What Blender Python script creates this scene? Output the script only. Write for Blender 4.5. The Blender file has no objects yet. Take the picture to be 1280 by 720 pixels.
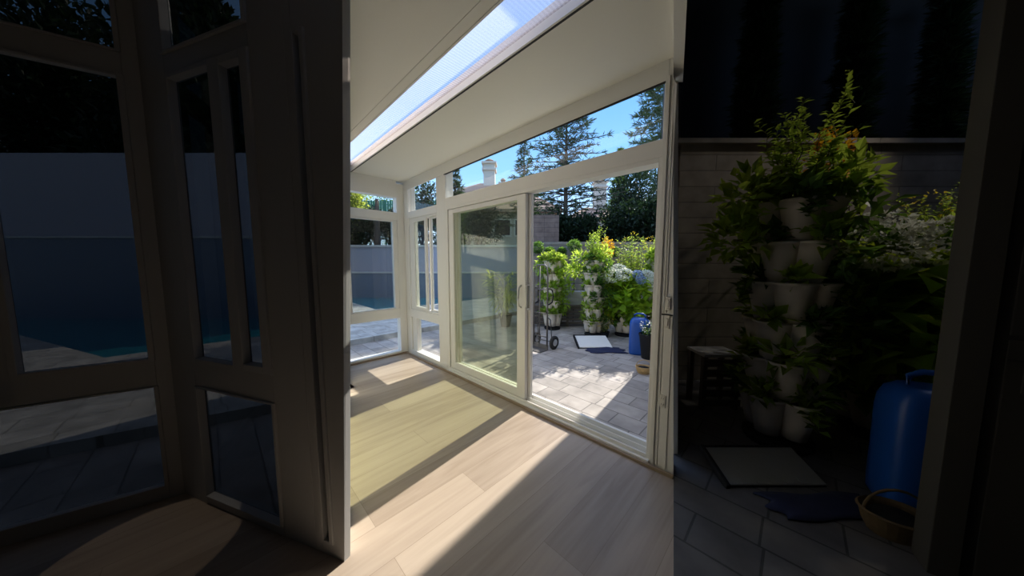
import bpy, math, random
from mathutils import Vector, Matrix
S = bpy.context.scene
COL = S.collection
R_ = math.radians

# ------------------------------------------------------------------ camera
CAM = Vector((4.193, -2.005, 1.381))
YAW, PITCH, FPX = R_(134.45), R_(5.128), 364.59
FW = Vector((math.cos(YAW), math.sin(YAW), 0)); RT = Vector((math.sin(YAW), -math.cos(YAW), 0))
def site(a, b, z=0.0):
    """plan point: a metres to the right of and b metres ahead of the tripod spot"""
    p = CAM + RT * a + FW * b
    return Vector((p.x, p.y, z))
cd = bpy.data.cameras.new('camera'); cam = bpy.data.objects.new('camera', cd); COL.objects.link(cam)
cd.sensor_fit = 'HORIZONTAL'; cd.sensor_width = 36; cd.lens = FPX * 36 / 1280; cd.clip_start = 0.02; cd.clip_end = 400
fwd = (FW * math.cos(PITCH) + Vector((0, 0, -math.sin(PITCH)))).normalized()
upv = (FW * math.sin(PITCH) + Vector((0, 0, math.cos(PITCH)))).normalized()
mw = Matrix((RT, upv, -fwd)).transposed().to_4x4(); mw.translation = CAM
cam.matrix_world = mw
S.camera = cam
S.view_settings.view_transform = 'Standard'; S.view_settings.look = 'None'
S.view_settings.gamma = 1; S.view_settings.use_curve_mapping = False; S.view_settings.exposure = 0.52

# ------------------------------------------------------------------ materials
def mat(name, col, rough=0.5, metal=0.0, spec=0.5, noise=0.0, nscale=8.0, bump=0.0, bscale=60.0, stretch=(1, 1, 1)):
    m = bpy.data.materials.new(name); m.use_nodes = True
    nt = m.node_tree; N = nt.nodes; L = nt.links; b = N['Principled BSDF']
    b.inputs['Roughness'].default_value = rough; b.inputs['Metallic'].default_value = metal
    b.inputs['Specular IOR Level'].default_value = spec
    b.inputs['Base Color'].default_value = (*col, 1)
    if noise or bump:
        tc = N.new('ShaderNodeTexCoord'); mp = N.new('ShaderNodeMapping'); mp.inputs['Scale'].default_value = stretch
        L.new(tc.outputs['Object'], mp.inputs['Vector'])
    if noise:
        n = N.new('ShaderNodeTexNoise'); n.inputs['Scale'].default_value = nscale; n.inputs['Detail'].default_value = 5
        r = N.new('ShaderNodeMix'); r.data_type = 'RGBA'
        r.inputs[6].default_value = (*[max(0, c * (1 - noise)) for c in col], 1)
        r.inputs[7].default_value = (*[min(1, c * (1 + noise)) for c in col], 1)
        L.new(mp.outputs[0], n.inputs['Vector']); L.new(n.outputs['Fac'], r.inputs[0]); L.new(r.outputs[2], b.inputs['Base Color'])
    if bump:
        n2 = N.new('ShaderNodeTexNoise'); n2.inputs['Scale'].default_value = bscale; n2.inputs['Detail'].default_value = 4
        bp = N.new('ShaderNodeBump'); bp.inputs['Strength'].default_value = bump; bp.inputs['Distance'].default_value = 0.01
        L.new(mp.outputs[0], n2.inputs['Vector']); L.new(n2.outputs['Fac'], bp.inputs['Height']); L.new(bp.outputs[0], b.inputs['Normal'])
    return m

def glass(name, tint, refl=1.0, ior=1.5):
    """window glass: tinted straight-through transmission with a Fresnel reflection on top"""
    m = bpy.data.materials.new(name); m.use_nodes = True
    nt = m.node_tree; N = nt.nodes; L = nt.links; N.clear()
    o = N.new('ShaderNodeOutputMaterial'); t = N.new('ShaderNodeBsdfTransparent'); g = N.new('ShaderNodeBsdfGlossy')
    t.inputs[0].default_value = (*[c ** .5 for c in tint], 1); g.inputs['Roughness'].default_value = 0.0; g.inputs[0].default_value = (refl, refl, refl, 1)
    f = N.new('ShaderNodeFresnel'); f.inputs['IOR'].default_value = ior
    mx = N.new('ShaderNodeMixShader'); ge = N.new('ShaderNodeNewGeometry'); k = N.new('ShaderNodeMath'); k.operation = 'MULTIPLY_ADD'; k.inputs[1].default_value = -1; k.inputs[2].default_value = 1
    ml = N.new('ShaderNodeMath'); ml.operation = 'MULTIPLY'; L.new(ge.outputs['Backfacing'], k.inputs[0]); L.new(k.outputs[0], ml.inputs[0]); L.new(f.outputs[0], ml.inputs[1])
    L.new(ml.outputs[0], mx.inputs[0]); L.new(t.outputs[0], mx.inputs[1]); L.new(g.outputs[0], mx.inputs[2]); L.new(mx.outputs[0], o.inputs[0])
    return m

def leafmat(name, col, trans, var=0.35, rough=0.45, tf=0.45):
    m = bpy.data.materials.new(name); m.use_nodes = True
    nt = m.node_tree; N = nt.nodes; L = nt.links; N.clear()
    o = N.new('ShaderNodeOutputMaterial'); p = N.new('ShaderNodeBsdfPrincipled'); t = N.new('ShaderNodeBsdfTranslucent')
    p.inputs['Roughness'].default_value = rough; p.inputs['Specular IOR Level'].default_value = 0.35
    gm = N.new('ShaderNodeNewGeometry')
    def pick(c, dst):
        r = N.new('ShaderNodeMix'); r.data_type = 'RGBA'
        r.inputs[6].default_value = (*[x * (1 - var) for x in c], 1); r.inputs[7].default_value = (*[min(1, x * (1 + var)) for x in c], 1)
        L.new(gm.outputs['Random Per Island'], r.inputs[0]); L.new(r.outputs[2], dst)
    pick(col, p.inputs['Base Color']); pick(trans, t.inputs[0])
    mx = N.new('ShaderNodeMixShader'); mx.inputs[0].default_value = tf
    L.new(p.outputs[0], mx.inputs[1]); L.new(t.outputs[0], mx.inputs[2]); L.new(mx.outputs[0], o.inputs[0])
    return m

def oak():
    m = mat('oak_plank_floor', (0.5, 0.4, 0.3), rough=0.42, spec=0.35)
    nt = m.node_tree; N = nt.nodes; L = nt.links; b = N['Principled BSDF']
    tc = N.new('ShaderNodeTexCoord'); mp = N.new('ShaderNodeMapping'); mp.inputs['Rotation'].default_value = (0, 0, R_(90))
    L.new(tc.outputs['Object'], mp.inputs['Vector'])
    br = N.new('ShaderNodeTexBrick'); br.offset = 0.37; br.offset_frequency = 3
    br.inputs['Scale'].default_value = 1.0; br.inputs['Brick Width'].default_value = 1.5; br.inputs['Row Height'].default_value = 0.225
    br.inputs['Mortar Size'].default_value = 0.0012; br.inputs['Mortar Smooth'].default_value = 0.3; br.inputs['Bias'].default_value = 0
    br.inputs['Color1'].default_value = (0.0, 0.0, 0.0, 1); br.inputs['Color2'].default_value = (1, 1, 1, 1); br.inputs['Mortar'].default_value = (0.0, 0.0, 0.0, 1)
    L.new(mp.outputs[0], br.inputs['Vector'])
    mp2 = N.new('ShaderNodeMapping'); mp2.inputs['Scale'].default_value = (9, 0.8, 1)
    L.new(tc.outputs['Object'], mp2.inputs['Vector'])
    n = N.new('ShaderNodeTexNoise'); n.inputs['Scale'].default_value = 1.6; n.inputs['Detail'].default_value = 8; n.inputs['Distortion'].default_value = 0.9
    L.new(mp2.outputs[0], n.inputs['Vector'])
    mp3 = N.new('ShaderNodeMapping'); mp3.inputs['Scale'].default_value = (70, 2.0, 1); L.new(tc.outputs['Object'], mp3.inputs['Vector'])
    n3 = N.new('ShaderNodeTexNoise'); n3.inputs['Scale'].default_value = 1.0; n3.inputs['Detail'].default_value = 3; L.new(mp3.outputs[0], n3.inputs['Vector'])
    ramp = N.new('ShaderNodeValToRGB')
    ramp.color_ramp.elements[0].position = 0.25; ramp.color_ramp.elements[0].color = (0.285, 0.222, 0.168, 1)
    ramp.color_ramp.elements[1].position = 0.75; ramp.color_ramp.elements[1].color = (0.50, 0.415, 0.33, 1)
    e = ramp.color_ramp.elements.new(0.5); e.color = (0.415, 0.335, 0.262, 1)
    ad = N.new('ShaderNodeMath'); ad.operation = 'MULTIPLY_ADD'; ad.inputs[1].default_value = 0.30; L.new(br.outputs['Color'], ad.inputs[0])
    ml = N.new('ShaderNodeMath'); ml.operation = 'MULTIPLY_ADD'; ml.inputs[1].default_value = 0.55; ml.inputs[2].default_value = 0.02; L.new(n.outputs['Fac'], ml.inputs[0])
    ml2 = N.new('ShaderNodeMath'); ml2.operation = 'MULTIPLY_ADD'; ml2.inputs[1].default_value = 0.14; L.new(n3.outputs['Fac'], ml2.inputs[0]); L.new(ml.outputs[0], ml2.inputs[2])
    L.new(ml2.outputs[0], ad.inputs[2]); L.new(ad.outputs[0], ramp.inputs[0])
    mm = N.new('ShaderNodeMix'); mm.data_type = 'RGBA'; mm.inputs[7].default_value = (0.16, 0.115, 0.08, 1)
    mf = N.new('ShaderNodeMath'); mf.operation = 'MULTIPLY'; mf.inputs[1].default_value = 0.5; L.new(br.outputs['Fac'], mf.inputs[0])
    L.new(mf.outputs[0], mm.inputs[0]); L.new(ramp.outputs[0], mm.inputs[6]); L.new(mm.outputs[2], b.inputs['Base Color'])
    return m

def pavers(name, c1, c2, joint, bw=0.42, rh=0.21, rot=0.0, msize=0.006):
    m = mat(name, c1, rough=0.75, spec=0.25)
    nt = m.node_tree; N = nt.nodes; L = nt.links; b = N['Principled BSDF']
    tc = N.new('ShaderNodeTexCoord'); mp = N.new('ShaderNodeMapping'); mp.inputs['Rotation'].default_value = (0, 0, rot)
    L.new(tc.outputs['Object'], mp.inputs['Vector'])
    br = N.new('ShaderNodeTexBrick'); br.offset = 0.42; br.squash = 0.62; br.squash_frequency = 2; br.offset_frequency = 2
    br.inputs['Scale'].default_value = 1.0; br.inputs['Brick Width'].default_value = bw; br.inputs['Row Height'].default_value = rh
    br.inputs['Mortar Size'].default_value = msize; br.inputs['Mortar Smooth'].default_value = 0.2; br.inputs['Bias'].default_value = 0
    br.inputs['Color1'].default_value = (*c1, 1); br.inputs['Color2'].default_value = (*c2, 1); br.inputs['Mortar'].default_value = (*joint, 1)
    L.new(mp.outputs[0], br.inputs['Vector'])
    n = N.new('ShaderNodeTexNoise'); n.inputs['Scale'].default_value = 5; n.inputs['Detail'].default_value = 8; L.new(tc.outputs['Object'], n.inputs['Vector'])
    rp = N.new('ShaderNodeMapRange'); rp.inputs[1].default_value = 0.3; rp.inputs[2].default_value = 0.7; rp.inputs[3].default_value = 0.75; rp.inputs[4].default_value = 1.2
    L.new(n.outputs['Fac'], rp.inputs[0])
    mm = N.new('ShaderNodeMix'); mm.data_type = 'RGBA'; mm.blend_type = 'MULTIPLY'; mm.inputs[0].default_value = 1
    L.new(br.outputs['Color'], mm.inputs[6]); L.new(rp.outputs[0], mm.inputs[7]); L.new(mm.outputs[2], b.inputs['Base Color'])
    bp = N.new('ShaderNodeBump'); bp.inputs['Strength'].default_value = 0.5; bp.inputs['Distance'].default_value = 0.006; bp.invert = True
    L.new(br.outputs['Fac'], bp.inputs['Height']); L.new(bp.outputs[0], b.inputs['Normal'])
    return m

def blockwall(name, c1, c2, joint, bw=0.42, rh=0.15):
    """rows of split-face blocks, laid out along the length of the wall object"""
    m = pavers(name, c1, c2, joint, bw, rh, msize=0.008)
    nt = m.node_tree; N = nt.nodes; L = nt.links
    tc = [n for n in N if n.bl_idname == 'ShaderNodeTexCoord'][0]; mp = [n for n in N if n.bl_idname == 'ShaderNodeMapping'][0]
    sx = N.new('ShaderNodeSeparateXYZ'); cb = N.new('ShaderNodeCombineXYZ')
    L.new(tc.outputs['Object'], sx.inputs[0]); L.new(sx.outputs[0], cb.inputs[0]); L.new(sx.outputs[2], cb.inputs[1]); L.new(cb.outputs[0], mp.inputs['Vector'])
    return m

def polycarb():
    m = bpy.data.materials.new('ribbed_polycarbonate'); m.use_nodes = True
    nt = m.node_tree; N = nt.nodes; L = nt.links; N.clear()
    o = N.new('ShaderNodeOutputMaterial'); t = N.new('ShaderNodeBsdfTransparent'); d = N.new('ShaderNodeBsdfTranslucent')
    tc = N.new('ShaderNodeTexCoord'); w = N.new('ShaderNodeTexWave'); w.bands_direction = 'X'; w.inputs['Scale'].default_value = 14
    L.new(tc.outputs['Object'], w.inputs['Vector'])
    r = N.new('ShaderNodeMapRange'); r.inputs[3].default_value = 0.84; r.inputs[4].default_value = 1.0; L.new(w.outputs['Fac'], r.inputs[0])
    ml = N.new('ShaderNodeMix'); ml.data_type = 'RGBA'; ml.blend_type = 'MULTIPLY'; ml.inputs[0].default_value = 1; ml.inputs[6].default_value = (0.80, 0.82, 0.95, 1)
    L.new(r.outputs[0], ml.inputs[7]); L.new(ml.outputs[2], d.inputs[0])
    t.inputs[0].default_value = (0.80, 0.78, 0.80, 1)
    r2 = N.new('ShaderNodeMix'); r2.data_type = 'RGBA'; r2.blend_type = 'MULTIPLY'; r2.inputs[0].default_value = 1; r2.inputs[6].default_value = (0.98, 0.92, 0.88, 1); L.new(r.outputs[0], r2.inputs[7]); L.new(r2.outputs[2], t.inputs[0])
    mx = N.new('ShaderNodeMixShader'); mx.inputs[0].default_value = POLY
    L.new(t.outputs[0], mx.inputs[1]); L.new(d.outputs[0], mx.inputs[2]); L.new(mx.outputs[0], o.inputs[0])
    return m
POLY = 0.15

def water():
    m = mat('pool_water', (0.02, 0.22, 0.28), rough=0.03, spec=0.6)
    nt = m.node_tree; N = nt.nodes; L = nt.links; b = N['Principled BSDF']
    tc = N.new('ShaderNodeTexCoord'); n = N.new('ShaderNodeTexNoise'); n.inputs['Scale'].default_value = 3.5; n.inputs['Detail'].default_value = 3
    bp = N.new('ShaderNodeBump'); bp.inputs['Strength'].default_value = 0.25; bp.inputs['Distance'].default_value = 0.02
    L.new(tc.outputs['Object'], n.inputs['Vector']); L.new(n.outputs['Fac'], bp.inputs['Height']); L.new(bp.outputs[0], b.inputs['Normal'])
    return m

M = dict(
    dimmed_frame=mat('shade_toned_bay_frame', (0.42, 0.42, 0.415), rough=0.5, spec=0.3),  # darkened from white so the bay frames read as dimly lit
    dimmed_jamb=mat('shade_toned_jamb', (0.055, 0.052, 0.047), rough=0.6, spec=0.2),  # far darker than the white jamb, dimness put into its colour
    slate=pavers('shade_toned_paving', (0.085, 0.083, 0.085), (0.125, 0.12, 0.12), (0.05, 0.05, 0.05), 0.46, 0.23),  # paving colour darkened so the court looks shaded despite light spill
    dimmed_tray=mat('shade_toned_tray_plastic', (0.20, 0.205, 0.20), rough=0.55, noise=0.06, nscale=14),  # darker copy of the tray plastic, shade put into its colour
    dimwicker=mat('shade_toned_wicker', (0.10, 0.065, 0.03), rough=0.85, noise=0.3, nscale=40),  # darker copy of the wicker, dimness put into its colour
    vinyl=mat('white_vinyl', (0.80, 0.785, 0.745), rough=0.38, spec=0.4),
    ceil=mat('ceiling_panel_paint', (0.83, 0.81, 0.74), rough=0.6, spec=0.25, noise=0.02, nscale=2),
    gasket=mat('black_gasket', (0.02, 0.02, 0.02), rough=0.6),
    floor=oak(),
    wood_strip=mat('oak_edge_strip', (0.30, 0.22, 0.15), rough=0.5, noise=0.2, nscale=12),
    plaster=mat('house_wall_paint', (0.62, 0.58, 0.50), rough=0.8, noise=0.03),
    dark_wall=mat('light_damping_wall', (0.05, 0.05, 0.052), rough=0.7, noise=0.1),  # near-black chosen to keep light down in the foreground and court
    pave=pavers('grey_garden_pavers', (0.30, 0.275, 0.25), (0.42, 0.385, 0.35), (0.19, 0.175, 0.16), 0.46, 0.23),
    deck=pavers('pale_pool_deck_pavers', (0.40, 0.385, 0.35), (0.52, 0.50, 0.46), (0.26, 0.25, 0.22), 0.5, 0.3, rot=R_(90)),
    block=blockwall('grey_split_block', (0.28, 0.255, 0.23), (0.32, 0.29, 0.26), (0.20, 0.18, 0.165), 1.1, 0.17),
    block2=blockwall('brown_split_block', (0.17, 0.125, 0.10), (0.20, 0.15, 0.12), (0.11, 0.085, 0.07), 0.6, 0.16),
    poolwall=mat('lavender_grey_stucco', (0.42, 0.41, 0.46), rough=0.8, noise=0.05, nscale=3),
    pooltile=mat('slate_blue_pool_tile', (0.16, 0.20, 0.27), rough=0.35, noise=0.15, nscale=6),
    cap=mat('pale_coping', (0.62, 0.60, 0.55), rough=0.6, noise=0.05),
    water=water(),
    soil=mat('dark_soil', (0.05, 0.035, 0.025), rough=0.95, noise=0.4, bump=0.6),
    stucco=mat('cream_stucco', (0.62, 0.56, 0.48), rough=0.85, noise=0.04, bump=0.2),
    tile_roof=mat('terracotta_roof', (0.42, 0.27, 0.19), rough=0.8, noise=0.2, nscale=10, bump=0.6, bscale=14),
    greenfence=mat('green_metal_fence', (0.04, 0.25, 0.17), rough=0.5, noise=0.1),
    bark=mat('tree_bark', (0.10, 0.075, 0.055), rough=0.9, noise=0.3, nscale=20, bump=0.6),
    needle=leafmat('conifer_needles', (0.030, 0.058, 0.028), (0.06, 0.11, 0.03), 0.5, 0.6, 0.30),
    needle2=leafmat('yellow_green_conifer_needles', (0.10, 0.16, 0.03), (0.30, 0.42, 0.06), 0.4, 0.6, 0.45),
    hedge=leafmat('dark_hedge_leaves', (0.018, 0.036, 0.018), (0.03, 0.06, 0.018), 0.5, 0.5, 0.25),
    brighttree=leafmat('sunny_tree_leaves', (0.16, 0.24, 0.04), (0.55, 0.62, 0.10), 0.45, 0.5, 0.5),
    leaf=leafmat('tower_plant_leaves', (0.10, 0.19, 0.03), (0.50, 0.64, 0.07), 0.5, .45, .55),
    leafy=leafmat('yellow_green_leaves', (0.17, 0.28, 0.04), (0.56, 0.78, 0.09), 0.4, .45, .56),
    leafd=leafmat('deep_green_leaves', (0.05, 0.11, 0.028), (0.22, 0.40, 0.05), 0.5),
    hyd=leafmat('hydrangea_leaves', (0.12, 0.25, 0.02), (0.60, 0.80, 0.05), 0.4, .45, .58),
    petal=leafmat('white_petals', (0.86, 0.86, 0.80), (0.85, 0.87, 0.76), 0.1, .5, .5),
    petalblue=leafmat('pale_blue_petals', (0.36, 0.47, 0.68), (0.35, 0.45, 0.65), 0.2),
    orange=leafmat('orange_petals', (0.70, 0.36, 0.03), (0.90, 0.50, 0.03), 0.3),
    yellowp=leafmat('yellow_petals', (0.72, 0.55, 0.05), (0.85, 0.66, 0.05), 0.3),
    grassy=leafmat('tall_reed_leaves', (0.28, 0.33, 0.08), (0.8, 0.84, 0.2), 0.35),
    stem=mat('plant_stem', (0.16, 0.17, 0.06), rough=0.7, noise=0.2),
    pot=mat('stone_beige_plastic', (0.60, 0.54, 0.45), rough=0.5, spec=0.35, noise=0.05, nscale=5),
    blackp=mat('black_plastic', (0.012, 0.012, 0.013), rough=0.75, spec=0.25),
    rubber=mat('black_rubber', (0.02, 0.02, 0.02), rough=0.8),
    steel=mat('grey_steel_tube', (0.13, 0.12, 0.11), rough=0.45, metal=0.5),
    silver=mat('brushed_silver', (0.62, 0.62, 0.60), rough=0.3, metal=0.9),
    whitep=mat('white_tray_plastic', (0.74, 0.75, 0.72), rough=0.5, noise=0.06, nscale=14),
    navy=mat('navy_shade_sheet', (0.012, 0.018, 0.06), rough=0.9, noise=0.2),
    blue=mat('blue_plastic', (0.007, 0.075, 0.36), rough=0.4, spec=0.5, noise=0.06, nscale=5),
    wicker=mat('tan_wicker', (0.46, 0.31, 0.14), rough=0.8, noise=0.3, nscale=40, bump=0.6, bscale=80),
    slat=mat('weathered_dark_slat', (0.10, 0.085, 0.07), rough=0.8, noise=0.3, nscale=14, stretch=(1, 6, 6)),
    plank=mat('pale_grey_plank', (0.42, 0.43, 0.45), rough=0.7, noise=0.12, nscale=10),
    clear=glass('clear_glass', (0.90, 0.93, 0.90)),
    green=glass('green_low_e_glass', (0.715, 0.75, 0.625), 1.0, 1.55),
    leftpane=glass('grey_green_glass', (0.42, 0.47, 0.46), 0.9, 1.5),
    bayglass=glass('dimming_bay_glass', (0.034, 0.034, 0.033), 0.35, 1.3),  # tint added to dim the sunlit yard behind the bay
    poly=polycarb(),
    dirt=mat('dry_garden_slope', (0.13, 0.10, 0.075), rough=0.95, noise=0.4, nscale=3, bump=0.5),
    plate=mat('white_cover_plate', (0.80, 0.77, 0.71), rough=0.35),
    lamp=None,
)

# ------------------------------------------------------------------ mesh builder
class MB:
    def __init__(s): s.v = []; s.f = []
    def add(s, vs, fs):
        o = len(s.v); s.v += [tuple(v) for v in vs]; s.f += [tuple(i + o for i in f) for f in fs]; return s
    def box(s, x0, x1, y0, y1, z0, z1, T=None):
        vs = [Vector((x, y, z)) for z in (z0, z1) for y in (y0, y1) for x in (x0, x1)]
        if T: vs = [T @ v for v in vs]
        return s.add(vs, [(0, 2, 3, 1), (4, 5, 7, 6), (0, 1, 5, 4), (2, 6, 7, 3), (0, 4, 6, 2), (1, 3, 7, 5)])
    def prism(s, poly, z0, z1):
        n = len(poly); vs = [(p[0], p[1], z0) for p in poly] + [(p[0], p[1], z1) for p in poly]
        fs = [tuple(range(n - 1, -1, -1)), tuple(range(n, 2 * n))] + [(i, (i + 1) % n, n + (i + 1) % n, n + i) for i in range(n)]
        return s.add(vs, fs)
    def wallprism(s, pts_xz, y0, y1):
        """polygon in the x-z plane pushed from y0 to y1"""
        n = len(pts_xz); vs = [(p[0], y0, p[1]) for p in pts_xz] + [(p[0], y1, p[1]) for p in pts_xz]
        fs = [tuple(range(n)), tuple(range(2 * n - 1, n - 1, -1))] + [((i + 1) % n, i, n + i, n + (i + 1) % n) for i in range(n)]
        return s.add(vs, fs)
    def tube(s, pts, r, n=8, caps=True):
        pts = [Vector(p) for p in pts]; rs = r if isinstance(r, (list, tuple)) else [r] * len(pts)
        vs = []; fs = []
        for i, p in enumerate(pts):
            d = (pts[min(i + 1, len(pts) - 1)] - pts[max(i - 1, 0)]).normalized()
            a = d.orthogonal().normalized() if abs(d.z) > 0.99 else d.cross(Vector((0, 0, 1))).normalized()
            b = d.cross(a).normalized()
            for k in range(n):
                t = 2 * math.pi * k / n; vs.append(p + (a * math.cos(t) + b * math.sin(t)) * rs[i])
        for i in range(len(pts) - 1):
            for k in range(n): fs.append((i * n + k, i * n + (k + 1) % n, (i + 1) * n + (k + 1) % n, (i + 1) * n + k))
        if caps: fs += [tuple(range(n - 1, -1, -1)), tuple(range((len(pts) - 1) * n, len(pts) * n))]
        return s.add(vs, fs)
    def lathe(s, prof, c=(0, 0, 0), n=20, T=None, sx=1.0, sy=1.0):
        vs = []; fs = []; m = len(prof)
        for r, z in prof:
            for k in range(n):
                t = 2 * math.pi * k / n; vs.append(Vector((r * math.cos(t) * sx, r * math.sin(t) * sy, z)))
        vs = [(T @ v) if T else (v + Vector(c)) for v in vs]
        for i in range(m - 1):
            for k in range(n): fs.append((i * n + k, i * n + (k + 1) % n, (i + 1) * n + (k + 1) % n, (i + 1) * n + k))
        fs.append(tuple(range(n - 1, -1, -1))); fs.append(tuple(range((m - 1) * n, m * n)))
        return s.add(vs, fs)
    def leaf(s, p, d, nrm, ln, wd, fold=0.25, droop=0.3):
        """one pointed leaf: starts at p, grows along d, creased along its midrib and drooping to its tip"""
        side = d.cross(nrm).normalized(); up = side.cross(d).normalized()
        m1 = p + d * ln * 0.42 - up * droop * ln * 0.08; tip = p + d * ln - up * droop * ln * 0.45
        l1 = m1 + side * wd * 0.5 + up * wd * fold; r1 = m1 - side * wd * 0.5 + up * wd * fold
        return s.add([p, l1, tip, r1, m1], [(0, 4, 1), (1, 4, 2), (0, 3, 4), (3, 2, 4)])
    def build(s, name, m, parent=None, smooth=False, bevel=0.0, loc=None, rotz=0.0):
        me = bpy.data.meshes.new(name); me.from_pydata(s.v, [], s.f); me.update()
        if smooth: me.polygons.foreach_set('use_smooth', [True] * len(me.polygons))
        me.materials.append(m)
        o = bpy.data.objects.new(name, me); COL.objects.link(o)
        if parent: o.parent = parent
        if loc is not None: o.location = loc
        if rotz: o.rotation_euler.z = rotz
        if bevel:
            b = o.modifiers.new('bevel', 'BEVEL'); b.width = bevel; b.segments = 2; b.limit_method = 'ANGLE'
        return o
def bx(*a): return MB().box(*a)
def tag(o, label, cat, group=None):
    o['label'] = label; o['category'] = cat
    if group: o['group'] = group
    return o
def thing(name, label, cat, loc=(0, 0, 0), rotz=0.0, group=None):
    o = bpy.data.objects.new(name, None); COL.objects.link(o); o.location = loc; o.rotation_euler.z = rotz
    o.empty_display_size = 0.1
    return tag(o, label, cat, group)
def struct(o, label=None):
    o['kind'] = 'structure'
    if label: o['label'] = label
    return o
def sroot(name, loc=(0, 0, 0), rotz=0.0, label=None):
    o = bpy.data.objects.new(name, None); COL.objects.link(o); o.location = loc; o.rotation_euler.z = rotz; o.empty_display_size = 0.1
    return struct(o, label)
def kids(o): return [c for c in bpy.data.objects if c.parent == o]
def copy_tree(root, loc, rotz=0.0, scale=1.0, label=None):
    """a copy of a thing with copies of its parts and sub-parts"""
    r = root.copy(); COL.objects.link(r); r.location = loc; r.rotation_euler.z = rotz; r.scale = (scale,) * 3
    if label: r['label'] = label
    for ch in kids(root):
        c = ch.copy(); COL.objects.link(c); c.parent = r
        for g in kids(ch):
            d = g.copy(); COL.objects.link(d); d.parent = c
    return r
def seg(a, b, z0, z1, th, m, name, side=0.5, parent=None, z1b=None):
    """an upright slab from plan point a to plan point b; its own length is its local x axis"""
    a = Vector((a[0], a[1], 0)); b = Vector((b[0], b[1], 0)); d = b - a; L = d.length
    mb = bx(0, L, -th * side, th * (1 - side), z0, z1)
    return mb.build(name, m, parent, loc=a, rotz=math.atan2(d.y, d.x))

# ================================================================== SUNROOM SHELL
CZ, CS = 2.535, 0.018                     # ceiling height at the corner and its slope along x
def cz(x): return CZ + CS * x
G = -0.10                                 # garden paving level

SP, CP = math.sin(PITCH), math.cos(PITCH)
def part(sgn, b, z=0.0, off=0.0):
    """point b metres ahead and at height z on one of the two raked partitions (they lean out a little with height)"""
    return site(sgn * 0.5540 * (b * CP - (z - CAM.z) * SP) + off, b, z)
PL = lambda b, z=0.0, off=0.0: part(-1, b, z, off)
PR = lambda b, z=0.0, off=0.0: part(1, b, z, off)
def part_x(sgn, y, z):
    s = sgn * .554; c = -(z - CAM.z) * SP
    b = (y - CAM.y - RT.y * s * c) / (RT.y * s * CP + FW.y)
    return CAM.x + RT.x * s * (b * CP + c) + FW.x * b
def raked(sgn, b0, b1, z0, z1, th, m, name, yend=None):
    P = PR if sgn > 0 else PL; o = RT * (th * sgn)
    q = [P(b0, z0), P(b1, z0), P(b1, z1), P(b0, z1)]
    return MB().add([v for v in q] + [v + o for v in q], [(0, 1, 2, 3), (7, 6, 5, 4), (0, 4, 5, 1), (1, 5, 6, 2), (2, 6, 7, 3), (3, 7, 4, 0)]).build(name, m)

XPR = lambda y, z=0.0: part_x(1, y, z)
XPL = lambda y, z=0.0: part_x(-1, y, z)
struct(MB().prism([tuple(p[:2]) for p in (site(-3.4, -1.8), site(2.85, -1.8), site(2.75, .62), site(1.86, .6), PR(.6, .006))] + [(XPR(0), 0.0), (-.02, 0.0), (-.02, -.87)] + [tuple(site(*q)[:2]) for q in ((-.79, 1.25), (-1.96, 1.66), (-3.3, .82))], -0.14, 0.0).build('floor', M['floor']))

# ceiling panels with the open strip for the skylight (x 0..4.6, y -0.98..-0.70), seams cut as thin dark grooves
SK0, SK1 = -0.985, -0.715
mb = MB()
def slab(y0, y1, th=0.10, xl=lambda y: -.12, xr=None):
    xr = xr or (lambda y: XPR(y, 2.56))
    q = [(xl(y0), y0), (xr(y0), y0), (xr(y1), y1), (xl(y1), y1)]
    mb.add([(x, y, cz(x)) for x, y in q] + [(x, y, cz(x) + th) for x, y in q], [(0, 3, 2, 1), (4, 5, 6, 7), (0, 1, 5, 4), (2, 3, 7, 6), (0, 4, 7, 3), (1, 2, 6, 5)])
XL = lambda y: max(-.12, XPL(y, 2.56))
slab(SK1 + .013, 0.10)
slab(-1.057, SK0 - .013, xl=XL)
slab(-1.75, -1.060, xl=XL)
slab(SK0 - .0125, SK1 + .0125, xr=lambda y: -.002)
struct(mb.build('ceiling', M['ceil']))
# skylight
wr = sroot('window_4', label='long strip skylight of ribbed translucent sheet in the white ceiling')
mb = MB(); x1 = 3.80
for y in (SK0 - 0.012, SK1): 
    mb.add([(0, y, cz(0) - .004), (x1, y, cz(x1) - .004), (x1, y + .012, cz(x1) - .004), (0, y + .012, cz(0) - .004), (0, y, cz(0) + .1), (x1, y, cz(x1) + .1), (x1, y + .012, cz(x1) + .1), (0, y + .012, cz(0) + .1)],
           [(0, 3, 2, 1), (4, 5, 6, 7), (0, 1, 5, 4), (2, 3, 7, 6), (0, 4, 7, 3), (1, 2, 6, 5)])
mb.build('curb', M['vinyl'], wr)
mb = MB(); y = SK1 + .0125
mb.add([(0, y, cz(0) - .006), (x1, y, cz(x1) - .006), (x1, y + .012, cz(x1) - .006), (0, y + .012, cz(0) - .006), (0, y, cz(0) + .0), (x1, y, cz(x1) + .0), (x1, y + .012, cz(x1)), (0, y + .012, cz(0))],
       [(0, 3, 2, 1), (4, 5, 6, 7), (0, 1, 5, 4), (2, 3, 7, 6), (0, 4, 7, 3), (1, 2, 6, 5)])
mb.build('seal', M['gasket'], wr)
mb = MB(); zt = .045
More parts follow.
